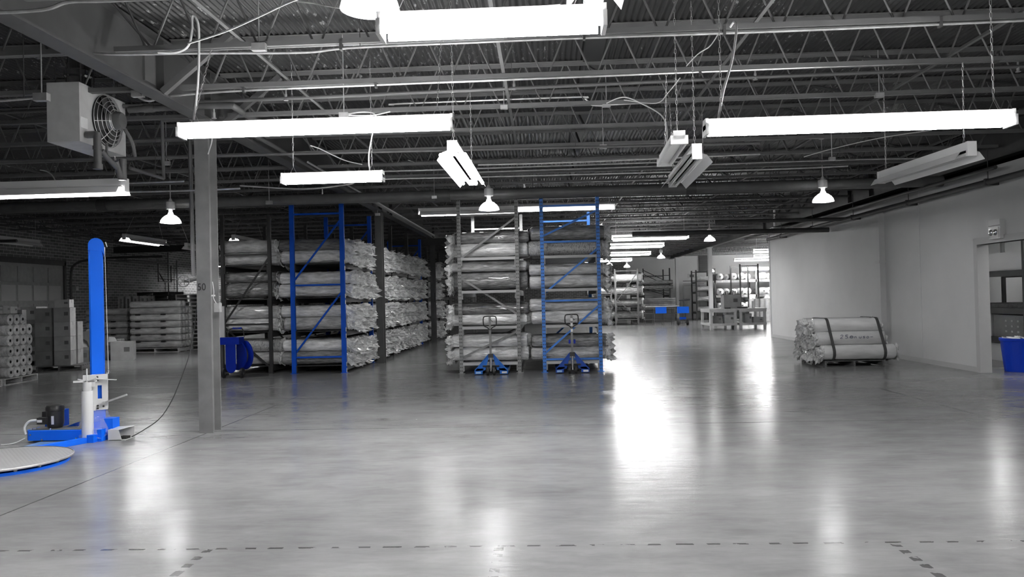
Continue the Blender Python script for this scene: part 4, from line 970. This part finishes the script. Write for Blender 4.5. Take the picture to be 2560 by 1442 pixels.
WP(MB().tube([(mx+.118, 9.08, .83), (mx+.09, 9.08, .79), (mx+.14, 9.08, .79), (mx+.118, 9.08, .83)], .004, 5), 'cable_hook', CHROME)
# film roll on the carriage
fx = AY(219, 1050, 8.97).x
m = MB(); m.tube([(fx, 8.97, .03), (fx, 8.97, .86)], .008, 8); m.lathe([(0,.6),(.045,.6),(.05,.62),(.045,.7),(0,.7)], c=(fx, 8.97, 0), n=16); m.tube([(fx-.11, 8.97, .735), (fx-.03, 8.97, .72), (fx+.03, 8.97, .72), (fx+.12, 8.97, .75)], .008, 6); WP(m, 'roll_spindle', CREAM)
fo = MB().lathe([(.02,.03),(.062,.03),(.065,.045),(.065,.585),(.062,.6),(.02,.6)], n=28).build('plastic_film_roll', mat('white_stretch_film', .75, .15, coat=.6)); fo.location = (fx, 8.97, 0)
tag(fo, 'white roll of wrapping film mounted upright on the blue machine', 'film roll')
# drive base
m = MB(); m.prism([(-6.16, 9.0, .03), (-6.10, 8.93, .03), (-5.46, 8.93, .03), (-5.46, 9.22, .03), (-6.16, 9.22, .03)], (0, 0, .115)); WP(m, 'drive_base', BLUE_BRIGHT)
WP(MB().box(-6.12, -5.5, 8.97, 9.2, .145, .15), 'base_cover', STEEL_GREY)
m = MB(); m.box(-5.5, -5.25, 8.98, 9.35, .0, .14); m.box(-5.33, -5.18, 9.1, 9.25, .07, .25); m.box(-5.38, -5.3, 8.9, 9.0, 0, .09); WP(m, 'mast_foot', BLUE_BRIGHT)
WP(MB().box(mx-.07, mx+.07, 9.08, 9.26, .0, .4), 'lower_mast', BLUE_BRIGHT)
mc = Vector((-5.90, 9.13, .15))
WP(MB().lathe([(0,0),(.075,.0),(.085,.02),(.095,.06),(.095,.2),(.102,.205),(.102,.245),(.09,.265),(.04,.275),(0,.275)], c=mc, n=28), 'drive_motor', BLACKP)
m = MB(); m.box(-6.03, -5.93, 8.98, 9.04, .21, .29); WP(m, 'terminal_box', BLACKP)
WP(MB().box(-6.025, -5.965, 8.977, 8.98, .235, .265), 'motor_plate', WHITE)
m = MB(); vsx = [(mc.x+.097*math.cos(a), mc.y+.097*math.sin(a), z) for z in (.2, .3) for a in (-1.45, -1.3, -1.15)]; m.add(vsx, [(0,1,4,3),(1,2,5,4)]); WP(m, 'motor_label', CREAM)
m = MB(); m.prism([(-6.13, 9.28, .14), (-6.1, 9.28, .28), (-5.98, 9.28, .34), (-5.9, 9.28, .34), (-5.9, 9.28, .14)], (0,.12,0)); m.prism([(-5.83, 9.2, .14), (-5.7, 9.2, .19), (-5.7, 9.2, .14)], (0,.1,0)); WP(m, 'motor_cover', BLUE)
WP(MB().box(-6.11, -5.98, 9.2, 9.28, .2, .33), 'control_box', BLACKP)
WP(MB().tube(smoothpath([(-6.03, 9.0, .26), (-6.12, 8.98, .25), (-6.17, 8.97, .18), (-6.14, 8.95, .1)]), .013, 8), 'white_hose', CREAM)
bt = MB()
for x_, y_, z_ in ((-6.1,8.99,.15),(-6.05,9.0,.15),(-5.85,8.96,.15),(-5.62,9.1,.15),(-5.57,9.15,.16)): bt.lathe([(0,.02),(.011,.02),(.011,0),(0,0)], c=(x_, y_, z_), n=8)
for x_, z_ in ((-6.07,.1),(-5.93,.04),(-5.52,.05)): bt.lathe([(0,-.012),(.01,-.012),(.01,0),(0,0)], c=(x_, 8.93, z_), n=8, axis='y')
WP(bt, 'base_bolts', CHROME)
m = MB(); m.prism([(-5.55, 8.94, 0.0), (-5.5, 8.86, 0.0), (-5.66, 8.25, 0.0), (-5.95, 8.25, 0.0), (-5.95, 8.94, 0.0)], (0, 0, .02)); WP(m, 'link_plate', mat('dull_blue_steel', (.12,.2,.33), .35))
WP(MB().bar((-5.4, 8.9, .03), (-5.72, 8.25, .03), .07, .06), 'link_arm', BLUE_BRIGHT)
rnd = random.Random(9); m = MB(); n = 26; vs = []
for i in range(9):
    t = i/8
    for k in range(n):
        aa = 2*PI*k/n; rr = (.1+.11*t)*(1+rnd.uniform(-.13, .16)); 
        vs.append((mx-.01-.03*t+rr*math.cos(aa), 9.15+rr*1.1*math.sin(aa), .4-.36*t+rnd.uniform(-.015, .015)))
m.add(vs, [(i*n+k, i*n+(k+1) % n, (i+1)*n+(k+1) % n, (i+1)*n+k) for i in range(8) for k in range(n)], True)
o = WP(m, 'torn_film', mat('clear_film_scraps', .8, .08, coat=1, alpha=.22), 'crumpled clear film hanging round the mast foot')
WP(MB().tube(smoothpath([(-6.15, 8.95, .06), (-6.22, 8.88, .02), (-6.3, 8.84, .008), (-6.36, 8.83, .008)]), .005, 5), 'loose_wire', CREAM)
# turntable
tt = empty('turntable', (-5.578, 7.671, 0)); tag(tt, 'round grey tread-plate turntable on blue base, cut by the left edge', 'turntable')
MB().lathe([(0,.07),(.66,.07),(.68,.066),(.69,.058),(.69,.052),(0,.052)], n=72).build('tread_plate', PLATE, tt)
MB().lathe([(.691,.052),(.694,.054),(.694,.066),(.688,.071),(.682,.071)], n=72).build('rim', GALV, tt)
m = MB(); m.lathe([(0,.02),(.62,.02),(.62,0)], n=40); m.lathe([(.655,0),(.655,.028),(.62,.028)], n=40); m.build('base_ring', BLUE_BRIGHT, tt)
m = MB()
for k in range(18):
    a = k*2*PI/18; m.lathe([(0,.0),(.018,.0),(.018,.022),(0,.022)], c=(.63*math.cos(a), .63*math.sin(a), .028), n=8)
m.build('rollers', GALV, tt)
# foot pedal and black cord
fp = empty('foot_pedal', (-5.10, 9.12, 0)); tag(fp, 'white foot pedal guard on the floor right of the blue machine', 'pedal')
m = MB(); m.prism([(-.1,-.08,0),(.06,-.08,0),(.02,-.08,.12),(-.1,-.08,.12)], (0,.006,0)); m.prism([(-.1,.1,0),(.12,.1,0),(.12,.1,.14),(-.1,.1,.13)], (0,.006,0)); m.box(-.1,.1,-.08,.1,.0,.006); m.prism([(-.1,-.08,.12),(.02,-.08,.12),(.12,.1,.14),(-.1,.1,.13)], (0,0,.006)); m.box(-.106,-.1,-.08,.1,0,.125)
m.build('guard', CREAM, fp); MB().box(0,.09,-.04,.06,.006,.035).build('pedal', BLACK, fp)
cd_ = [(-4.98, 9.15, .02), AY(360, 1074, 9.2), AY(400, 1045, 9.25), AY(430, 1000, 9.3), AY(455, 940, 9.35), AY(475, 880, 9.4), AY(486, 820, 9.46), AY(492, 760, 9.5)]
tag(MB().tube(smoothpath(cd_, 8), .006, 6).build('power_cord', BLACK), 'black cord sweeping from the column down to the foot pedal', 'cord')
cable([(-5.22, 9.15, .02), (-5.19, 9.13, .015), (-5.15, 9.12, .02)], .006, 'short white lead between the machine and the foot pedal')

# ------------------------------------------------------------------ pallet jacks
JB1 = mat('jack_paint', (.008,.16,.62), .4, spec=.4); JB2 = mat('darker_jack_paint', (.004,.07,.42), .4, spec=.4)
def jack(x, y, label, dark, collar):
    j = empty('pallet_jack', (x, y, 0)); tag(j, label, 'pallet jack', 'blue pallet jacks')
    BJ = JB1 if not dark else JB2
    for s in (-1, 1):
        m = MB(); m.box(s*.26-.08, s*.26+.08, .06, 1.22, .06, .11); m.prism([(s*.18, .05, .02), (s*.345, .05, .02), (s*.345, .05, .085), (s*.18, .05, .085)], (0,.04,0)); m.box(s*.34-.006, s*.34+.006, .06, 1.2, .035, .11)
        m.build('fork', BJ, j)
        MB().box(s*.27-.05, s*.27+.055, .044, .05, .03, .07).build('fork_label', WHITE if s > 0 else mat('pale_blue_sticker', (.35,.55,.8), .5), j)
        m = MB(); m.prism([(s*.34, .06, .08), (s*.06, .06, .42), (s*.03, .06, .42), (s*.12, .06, .1)], (0, .008, 0)); m.bar((s*.345, .04, .085), (s*.05, .04, .43), .012, .05, (0,1,0)); m.bar((s*.16, .07, .12), (s*.3, .07, .12), .02, .03)
        m.build('side_plate', BJ, j)
        MB().lathe([(0,-.025),(.085,-.025),(.09,-.02),(.09,.02),(.085,.025),(0,.025)], c=(s*.065, .0, .09), n=24, axis='x').build('steer_wheel', BLACK, j)
        MB().lathe([(0,-.028),(.035,-.028),(.035,.028),(0,.028)], c=(s*.065, .0, .09), n=16, axis='x').build('hub', CHROME, j)
        MB().lathe([(0,-.04),(.04,-.04),(.04,.04),(0,.04)], c=(s*.26, 1.1, .04), n=16, axis='x').build('load_roller', BLACK, j)
    m = MB(); m.tube([(0,0,.08), (0,0,.36)], .028, 14); m.build('pump', CHROME, j)
    m = MB(); m.box(-.05, .05, -.03, .06, .36, .44); m.box(-.16, .16, .0, .05, .17, .2); m.tube([(-.17,0,.19),(.17,0,.19)], .015, 8); m.box(-.09, .09, -.02, .07, .13, .16)
    m.build('pump_yoke', BLACKP, j)
    m = MB(); m.bar((0, -.0, .42), (0, -.04, 1.21), .045, .03, (0,1,0)); m.build('drawbar', RACK_GREY, j)
    lp = [(-.05,-.035,.98), (-.12,-.035,1.02), (-.135,-.037,1.1), (-.13,-.038,1.18), (-.1,-.04,1.21), (0,-.04,1.215), (.1,-.04,1.21), (.13,-.038,1.18), (.135,-.037,1.1), (.12,-.035,1.02), (.05,-.035,.98)]
    lp = [(-.005,-.035,.93)] + lp + [(.005,-.035,.93)]
    MB().tube(smoothpath(lp, 5), .0115, 8).build('handle', BLACKP, j)
    MB().tube([(.01,-.05,1.15), (.06,-.055,1.1)], .005, 6).build('release_lever', BLACKP, j)
    if collar:
        for s in (-1, 1): MB().box(s*.05-.02, s*.05+.02, -.04, .03, .62, .7).build('handle_bracket', BLUE_DEEP, j)
        for z in (.86, .98, 1.08): MB().box(-.023, .023, -.056, -.053, z, z+.06).build('handle_sticker', WHITE, j)
    return j
jk = AZ(1229, 936, 0); jack(jk.x, 16.05, 'blue pallet jack with bright plates parked at the grey centre rack', False, False)
jk = AZ(1432, 934, 0); jack(jk.x, 16.05, 'darker blue pallet jack with stickered drawbar parked at the blue centre rack', True, True)

# ------------------------------------------------------------------ strapping cart
ct = empty('strapping_cart', (-6.74, 16.75, 0), .0); tag(ct, 'dark blue strapping cart with reel, tray and two wheels', 'cart')
a = .95
ca, sa = math.cos(a), math.sin(a)
def rotm(mb): mb.v = [(x*ca-y*sa+.09, x*sa+y*ca, z) for x, y, z in mb.v]; return mb
rotm(MB().lathe([(0,.05),(.30,.05),(.32,.06),(.32,.1),(.3,.11),(0,.11)], c=(0, 0, .47), n=36, axis='x')).build('reel_disc', BLUE_DEEP, ct)
rotm(MB().lathe([(0,-.09),(.32,-.09),(.32,-.06),(0,-.06)], c=(0, 0, .47), n=36, axis='x')).build('reel_disc', BLUE_DEEP, ct)
rotm(MB().lathe([(0,-.06),(.2,-.06),(.2,.05),(0,.05)], c=(0, 0, .47), n=36, axis='x')).build('strap_coil', STRAP, ct)
m = MB(); pts = [(-.13, -.28, .75), (-.13, -.28, .3)] + [(-.02+.11*math.cos(t), -.28, .24+.13*math.sin(t)) for t in [PI+PI*k/8 for k in range(9)]] + [(.09, -.28, .75)]
m.prism(pts, (0,.02,0)); m.build('front_plate', BLUE_DEEP, ct)
m = MB(); m.box(-.33, .17, -.3, -.02, .72, .87); m.build('tool_tray', BLUE_DEEP, ct)
for s in (-1, 1): MB().lathe([(0,-.03),(.09,-.03),(.105,-.02),(.105,.02),(.09,.03),(0,.03)], c=(-.01+s*.2, -.2, .105), n=24, axis='x').build('wheel', BLACK, ct); MB().lathe([(0,-.033),(.04,-.033),(.04,.033),(0,.033)], c=(-.01+s*.2, -.2, .105), n=14, axis='x').build('wheel_hub', CHROME if s > 0 else STEEL_GREY, ct)
MB().tube([(-.2, -.2, .105), (.2, -.2, .105)], .012, 8).build('axle', STEEL_DARK, ct)
MB().tube(smoothpath([(-.16,-.02,.8), (-.2,.02,.95), (-.15,.04,1.04), (0,.04,1.06), (.12,.04,1.03), (.17,.0,.86)], 5), .012, 8).build('cart_handle', BLACKP, ct)
MB().box(-.1, .1, .03, .06, 1.04, 1.075).build('handle_grip', BLUE_DEEP, ct)
for s in (-.14, .1): MB().tube([(s, -.29, .72), (s, -.29, .3)], .007, 6).build('front_rod', CHROME, ct)
q = AY(553, 806, 17.0); m = MB(); m.box(q.x-.065, q.x+.065, 17.0, 17.05, q.z-.37, q.z+.36)
tag(m.build('board', CREAM), 'tall pale board standing behind the column beside the charcoal rack', 'board')
m = MB(); m.box(q.x-.05, q.x+.03, 17.0, 17.3, 0, q.z-.37); tag(m.build('board_stand', STEEL_GREY), 'grey post under the pale board', 'post')

# ------------------------------------------------------------------ side room through the doorway
rk = rack('dark steel shelving inside the side room behind the doorway', 9.6, 10.9, [13.0, 16.0, 19.0], 3.1, [.5, 1.12, 1.9], STEEL_DARK, [3.0], [], deck=True, lvl_front=False)
rk2z = 2.2
tag(MB().box(9.62, 10.8, 15.35, 17.6, 1.25, 1.3).build('shelf_board', WOOD) if 0 else MB().box(9.68, 10.8, 16.2, 18.4, 1.136, 1.22).build('shelf_bundle', mat('dark_bundle', .1, .5, noise_amt=.5, nscale=9, bump=.5)), 'dark wrapped bundle on the middle shelf of the side room', 'bundle')
tag(MB().box(9.68, 10.7, 16.25, 18.6, 1.916, 2.3).build('white_crate', WALLW), 'large plain white crate on the upper shelf behind the doorway', 'crate')
tag(MB().box(9.68, 10.7, 13.4, 15.8, 1.916, 2.3).build('white_crate', WALLW), 'large plain white crate right of the shelf post in the side room', 'crate')
tag(MB().box(9.68, 10.6, 17.4, 18.8, .516, 1.0).build('white_crate', WALLW), 'white crate on the low shelf behind the blue bin', 'crate')
cb = MB().box(9.68, 10.6, 15.2, 17.3, .516, .98).build('spotted_carton', CARD); tag(cb, 'grey carton with rows of pale dots behind the blue bin', 'box')
m = MB()
for k in range(8):
    for r_i in range(3): m.box(9.674, 9.68, 15.35+k*.21, 15.41+k*.21, .62+r_i*.11, .66+r_i*.11)
m.build('dot_print', CREAM, cb)
tag(MB().box(9.68, 10.7, 13.3, 18.6, .0, .37).build('long_white_crate', WALLW), 'long white crate on the floor under the side room shelving', 'crate')
bn = empty('waste_bin', (8.78, 14.9, 0)); tag(bn, 'blue ribbed plastic waste bin standing just inside the doorway', 'bin')
nn = 48; prof = [(.235,0),(.24,.01),(.27,.3),(.295,.58),(.30,.6)]
m = MB(); vs = []
for i, (r, z) in enumerate(prof):
    for k in range(nn): a = 2*PI*k/nn; rr = r+(.004 if k % 4 < 2 and i < 4 else 0); vs.append((rr*math.cos(a), rr*math.sin(a), z))
m.add(vs, [(i*nn+k, i*nn+(k+1) % nn, (i+1)*nn+(k+1) % nn, (i+1)*nn+k) for i in range(4) for k in range(nn)] + [tuple(range(nn))], False)
m.build('bin_body', BLUE_PLASTIC, bn)
MB().lathe([(.285,.56),(.315,.57),(.32,.6),(.32,.62),(.29,.62),(.28,.56)], n=40).build('bin_rim', BLUE_PLASTIC, bn)
m = MB()
for k in range(12): m.box(-.05, .09, -.04, .05, 0, .03, rot=k*1.3, c=(.1*math.cos(k*2.1), .1*math.sin(k*1.7)))
m.v = [(x+random.uniform(-.05,.05), y+random.uniform(-.05,.05), z+.58+random.uniform(0,.05)) for x, y, z in m.v]
wo = m.build('waste_paper', WHITE, None, (8.78, 14.9, 0)); tag(wo, 'crumpled white waste paper filling the blue bin', 'waste', kind='stuff')
ex = empty('emergency_light', (7.94, 14.04, 2.42)); tag(ex, 'square clear emergency light unit above the doorway', 'emergency light')
MB().box(-.03, .06, -.17, .17, 0, .34).build('casing', WHITE, ex)
MB().box(-.05, -.03, -.15, .15, .02, .2).build('lamp_window', mat('clear_lens', .8, .12, metal=.3), ex)
for s in (-1, 1): MB().lathe([(0,-.02),(.05,-.01),(.055,.0)], c=(-.05, s*.07, .11), n=14, axis='x').build('lamp_head', CHROME, ex)
MB().box(-.034, -.03, -.17, .17, .225, .235).build('seam', STEEL_GREY, ex)

# ------------------------------------------------------------------ far end, right aisle
rack('grey rack of dark rolls down the right aisle, left bay', 2.55, 3.55, [42.0, 45.2], 3.0, [.3, .95, 1.6, 2.3], STEEL_GREY, [3.0, .3, 1.7], [], deck=True)
rack('grey rack of dark rolls down the right aisle, right bay', 3.75, 4.95, [41.8, 45.2], 3.0, [.3, .95, 1.6, 2.3], STEEL_GREY, [2.9, .3, 1.7], [(1.2, 2.8), (1.5, .3)], deck=True)
for lv, z in enumerate([.3, .95, 1.6, 2.3]):
    for bx_, cx_ in (('left', 3.0), ('right', 4.45)):
        for k in range(3):
            roll((cx_, 42.3+k*.5, z+.016+.22), 1.5, .22, 'dark wrapped roll, %s shelf, %s bay of the far aisle rack, %s from front' % (LN[lv], bx_, ORD[k]), 'rolls in the far aisle rack', WRAPD if lv < 3 or bx_ == 'left' else WRAP, (.0, .12), k)
rack('tall dark rack against the far wall left of the white column', 6.0, 7.6, [47.8, 50.4], 3.2, [.35, 1.55, 2.2], RACK_DARK, [2.75, 1.85], [(3.1, 2.3), (2.1, 1.6)], deck=True)
for k in range(6):
    tag(MB().box(5.2+.05*k, 7.55, 45.6-.02*k, 47.6, .75+k*.11, .75+k*.11+.09).build('folded_carpet', mat('folded_carpet_%d' % k, .3+.07*(k % 3), .5, noise_amt=.3, nscale=5, bump=.6)), 'pale folded carpet in the pile at the far dark rack, %s from bottom' % ORD[k], 'carpet', 'folded carpet pile')
tag(MB().box(5.2, 7.5, 45.7, 47.5, 0, .74).build('pile_table', STEEL_DARK), 'dark table under the pile of folded carpets', 'table')
for k, z in enumerate((1.9, 2.2)):
    roll((6.6, 47.9, z+.15), 2.4, .13, 'dark roll with loose white end on the far dark rack, %s' % ('lower' if k == 0 else 'upper'), 'rolls on the far dark rack', WRAPD, (.2, .0), k)
# wire cart with blue tub, hand truck with blue tub
wc = empty('wire_cart', (6.1, 40.9, 0)); tag(wc, 'long wire cart with a blue side panel in front of the carpet pile', 'cart')
m = MB()
for x in (-.95, -.5, 0, .5, .95):
    for y in (-.3, .3): m.tube([(x, y, .0), (x, y, .9)], .014, 5)
for z in (.3, .62, .9):
    for y in (-.3, .3): m.tube([(-.95, y, z), (.95, y, z)], .012, 5)
    for x in (-.95, .95): m.tube([(x, -.3, z), (x, .3, z)], .012, 5)
m.build('frame', STEEL_DARK, wc)
MB().box(-.9, .9, -.28, .28, .86, .95).build('load', mat('dark_load', .06, .6), wc); MB().box(-.85, .85, -.27, .27, .955, 1.0).build('pale_top_sheet', CREAM, wc)
MB().box(-.42, .14, -.36, -.31, .62, .94).build('side_panel', BLUE_BRIGHT, wc)
ht = empty('hand_truck', (7.0, 40.2, 0)); tag(ht, 'blue hand truck with black wheels left of the worktable', 'hand truck')
for s in (-1, 1):
    MB().lathe([(0,-.05),(.13,-.05),(.14,0),(.13,.05),(0,.05)], c=(s*.24, 0, .14), n=20, axis='x').build('wheel', BLACK, ht)
    MB().tube(smoothpath([(s*.14, 0, .1), (s*.14, .02, .8), (s*.12, .05, 1.15), (s*.04, .06, 1.25)], 5), .018, 6).build('frame_rail', STEEL_DARK, ht)
MB().box(-.2, .2, -.04, .02, .1, .13).build('toe_plate', BLACKP, ht); MB().box(-.17, .17, -.03, .0, .3, .42).build('lower_bracket', BLUE, ht)
tb = MB(); tb.box(-.28, .28, -.25, -.03, .62, .95); tag(tb.build('blue_tub', BLUE_BRIGHT, None, (7.0, 40.2, 0)), 'bright blue tub carried on the hand truck', 'tub')
tag(MB().tube([(6.85, 40.3, 1.28), (7.4, 40.3, 1.31)], .05, 10).build('short_roll', STEEL_DARK), 'short dark roll lying across the hand truck handle', 'roll')
# far white wall: door, sign, louvre, dark rack with bundles
d = struct(MB().box(9.0, 9.95, YF-.05, YF, 0, 2.1).build('door_3', WHITE)); MB().box(8.92, 10.03, YF-.03, YF-.001, 0, 2.18).build('door_frame', TRIMM, d); MB().box(9.85, 9.9, YF-.09, YF-.05, 1.0, 1.05).build('door_handle', CHROME, d)
m = MB(); m.box(8.95, 10.6, YF-.05, YF, 2.42, 2.45); m.box(8.95, 10.3, YF-.05, YF, 2.24, 2.26); struct(m.build('trim_4', STEEL_DARK))
s_ = MB().box(9.3, 9.75, YF-.04, YF, 2.62, 2.9).build('notice_panel', CREAM); tag(s_, 'small framed notice high on the far white wall', 'notice')
MB().box(9.38, 9.67, YF-.045, YF-.04, 2.68, 2.84).build('printed_area', STEEL_GREY, s_)
lv_ = empty('louvre', (10.4, YF-.02, 3.05)); tag(lv_, 'dark louvred vent high on the far white wall', 'vent')
MB().box(-.4, .4, -.1, .01, 0, 1.0).build('vent_frame', BLACKP, lv_)
for k in range(8): MB().box(-.36, .36, -.13, -.1, .06+k*.115, .1+k*.115).build('slat', STEEL_DARK, lv_)
rack('narrow dark shelving rack left of the white column behind the table', 9.0, 9.95, [46.8, 48.2], 3.0, [.5, 1.1, 1.7, 2.3], RACK_DARK, [2.9], [], deck=True, lvl_front=False)
for k in range(4): roll((9.5, 47.2, [.5, 1.1, 1.7, 2.3][k]+.18), .8, .15, 'crumpled wrapped bundle on the narrow dark rack, %s shelf' % LN[k], 'bundles on the narrow rack', WRAP, (.1, .1), k, name='wrapped_bundle')
rack('dark rack with tall posts behind the cardboard box on the worktable', 11.0, 12.0, [44.4, 46.6], 3.2, [.6], RACK_DARK, [3.1], [], deck=True, lvl_front=False)
# bright shelving with roll ends facing the camera
sh = empty('long_shelving', (14, 48.2, 0)); tag(sh, 'long pale shelving of carpet rolls on the far bright wall', 'shelving'); 
for z in (.62, 1.45, 2.35): 
    MB().box(-3.8, 4.4, -.7, .9, z, z+.03).build('shelf', CREAM, sh); MB().box(-3.8, 4.4, -.74, -.7, z-.12, z+.03).build('front_beam', GALV, sh)
for x in (-3.75, -1.3, 1.5, 4.35):
    for y in (-.7, .85): MB().box(x-.04, x+.04, y-.04, y+.04, 0, 3.1).build('post', STEEL_GREY, sh)
br = None
def end_roll(p, r, lb):
    global br
    if br is None:
        br = MB().lathe([(0,-.8),(.85,-.8),(1,-.74),(1,.8),(0,.8)], n=20, axis='y').build('pale_roll', BRIGHTROLL); br.location = p; br.scale = (r, 1, r); tag(br, lb, 'carpet roll', 'pale rolls on the far shelving')
        MB().lathe([(0,-.82),(.3,-.82),(.3,-.79)], n=12, axis='y').build('core', STEEL_GREY, br)
        return
    o = dup(br, p, 0, lb); o.scale = (r, 1, r)
for lv, z in enumerate((.65, 1.48, 2.38)):
    for k in range(20):
        x = 10.5+k*.43
        if x > 18.1: continue
        if abs(x-12.7) < .2 or abs(x-15.5) < .2: continue
        r = .2 if (k+lv) % 3 else .18
        end_roll((x, 48.0+.15*((k*5) % 3), z+r+.005), r, 'pale carpet roll end on the far shelving, %s level, %s from left' % (['lowest', 'middle', 'top'][lv], ordn(k)))
        if lv == 0 and k % 2 == 0: end_roll((x+.21, 48.1, z+.56), .17, 'pale carpet roll end stacked above the lowest level, %s from left' % ordn(k))
for k in range(6):
    tag(MB().lathe([(0,0),(.14,0),(.14,1.25),(0,1.25)], n=16).build('upright_roll', BRIGHTROLL, None, (11.35+k*.3, 43.5+.1*(k % 2), 0)), 'pale roll standing upright behind the worktable, %s from left' % ORD[k], 'carpet roll', 'upright pale rolls')
# worktables
def table(x0, x1, y0, y1, label):
    t = empty('worktable', ((x0+x1)/2, (y0+y1)/2, 0)); tag(t, label, 'table'); O = -Vector(t.location)
    M_ = TBL
    def P(mb, nm): o = mb.build(nm, M_, t); o.location = O
    P(MB().box(x0-.03, x1+.03, y0-.03, y1+.03, .87, .91), 'table_top'); 
    m = MB(); m.box(x0, x1, y0-.02, y0+.02, .76, .87); m.box(x0, x1, y1-.02, y1+.02, .76, .87); m.box(x0-.02, x0+.02, y0, y1, .76, .87); m.box(x1-.02, x1+.02, y0, y1, .76, .87); P(m, 'apron')
    m = MB(); m.box(x0, x1, y0-.02, y1+.02, .25, .27); m.box(x0-.02, x1+.02, y0-.025, y0+.0, .19, .29); m.box(x0-.025, x0, y0, y1, .19, .29); P(m, 'lower_shelf')
    for x in (x0, x1-.1):
        for y in (y0, y1-.1): P(MB().box(x, x+.1, y, y+.1, 0, .87), 'leg')
    return t
TBL = mat('pale_timber', .5, .6, noise_amt=.1)
table(7.08, 8.2, 33.9, 35.9, 'pale timber worktable with boxes on its lower shelf, left one')
table(8.36, 9.48, 34.0, 35.6, 'pale timber worktable against the right wall end, right one')
carton((8.15, 34.7, .915), .72, .6, .60, 0, 'plain grey cardboard box standing on the worktable', None, CARDL)
carton((7.45, 34.4, .275), .4, .4, .34, 0, 'left carton on the lower shelf of the worktable')
carton((7.95, 34.3, .275), .42, .4, .38, 0, 'right carton with a pale label on the lower worktable shelf')
carton((8.8, 34.5, .275), .3, .4, .4, 0, 'tall dark carton under the right worktable')
carton((9.2, 34.4, .275), .4, .5, .25, 0, 'flat dark carton under the right worktable', None, CARD)
m = MB()
for k in range(5): m.tube([(7.9+.1*k, 34.5, 1.515), (7.88+.12*k, 34.5+.03*k, 1.66+.02*(k % 2))], .018, 6)
tag(m.build('tool_bundle', BLACKP), 'dark tools sticking out on top of the grey box on the table', 'tools', kind='stuff')
tag(MB().box(8.35, 8.75, 34.15, 34.4, .915, .98).build('tool_tray', BLACKP), 'flat dark tool tray on the right worktable', 'tray')
tag(MB().lathe([(0,0),(.07,0),(.07,.3),(0,.3)], n=16).build('small_roll', CREAM, None, (9.05, 34.4, .912)), 'short pale tube standing on the right worktable', 'tube')
tag(MB().box(7.75, 8.0, 34.1, 34.3, .912, .96).build('dark_tray', BLACKP), 'small dark tray left of the grey box on the worktable', 'tray')
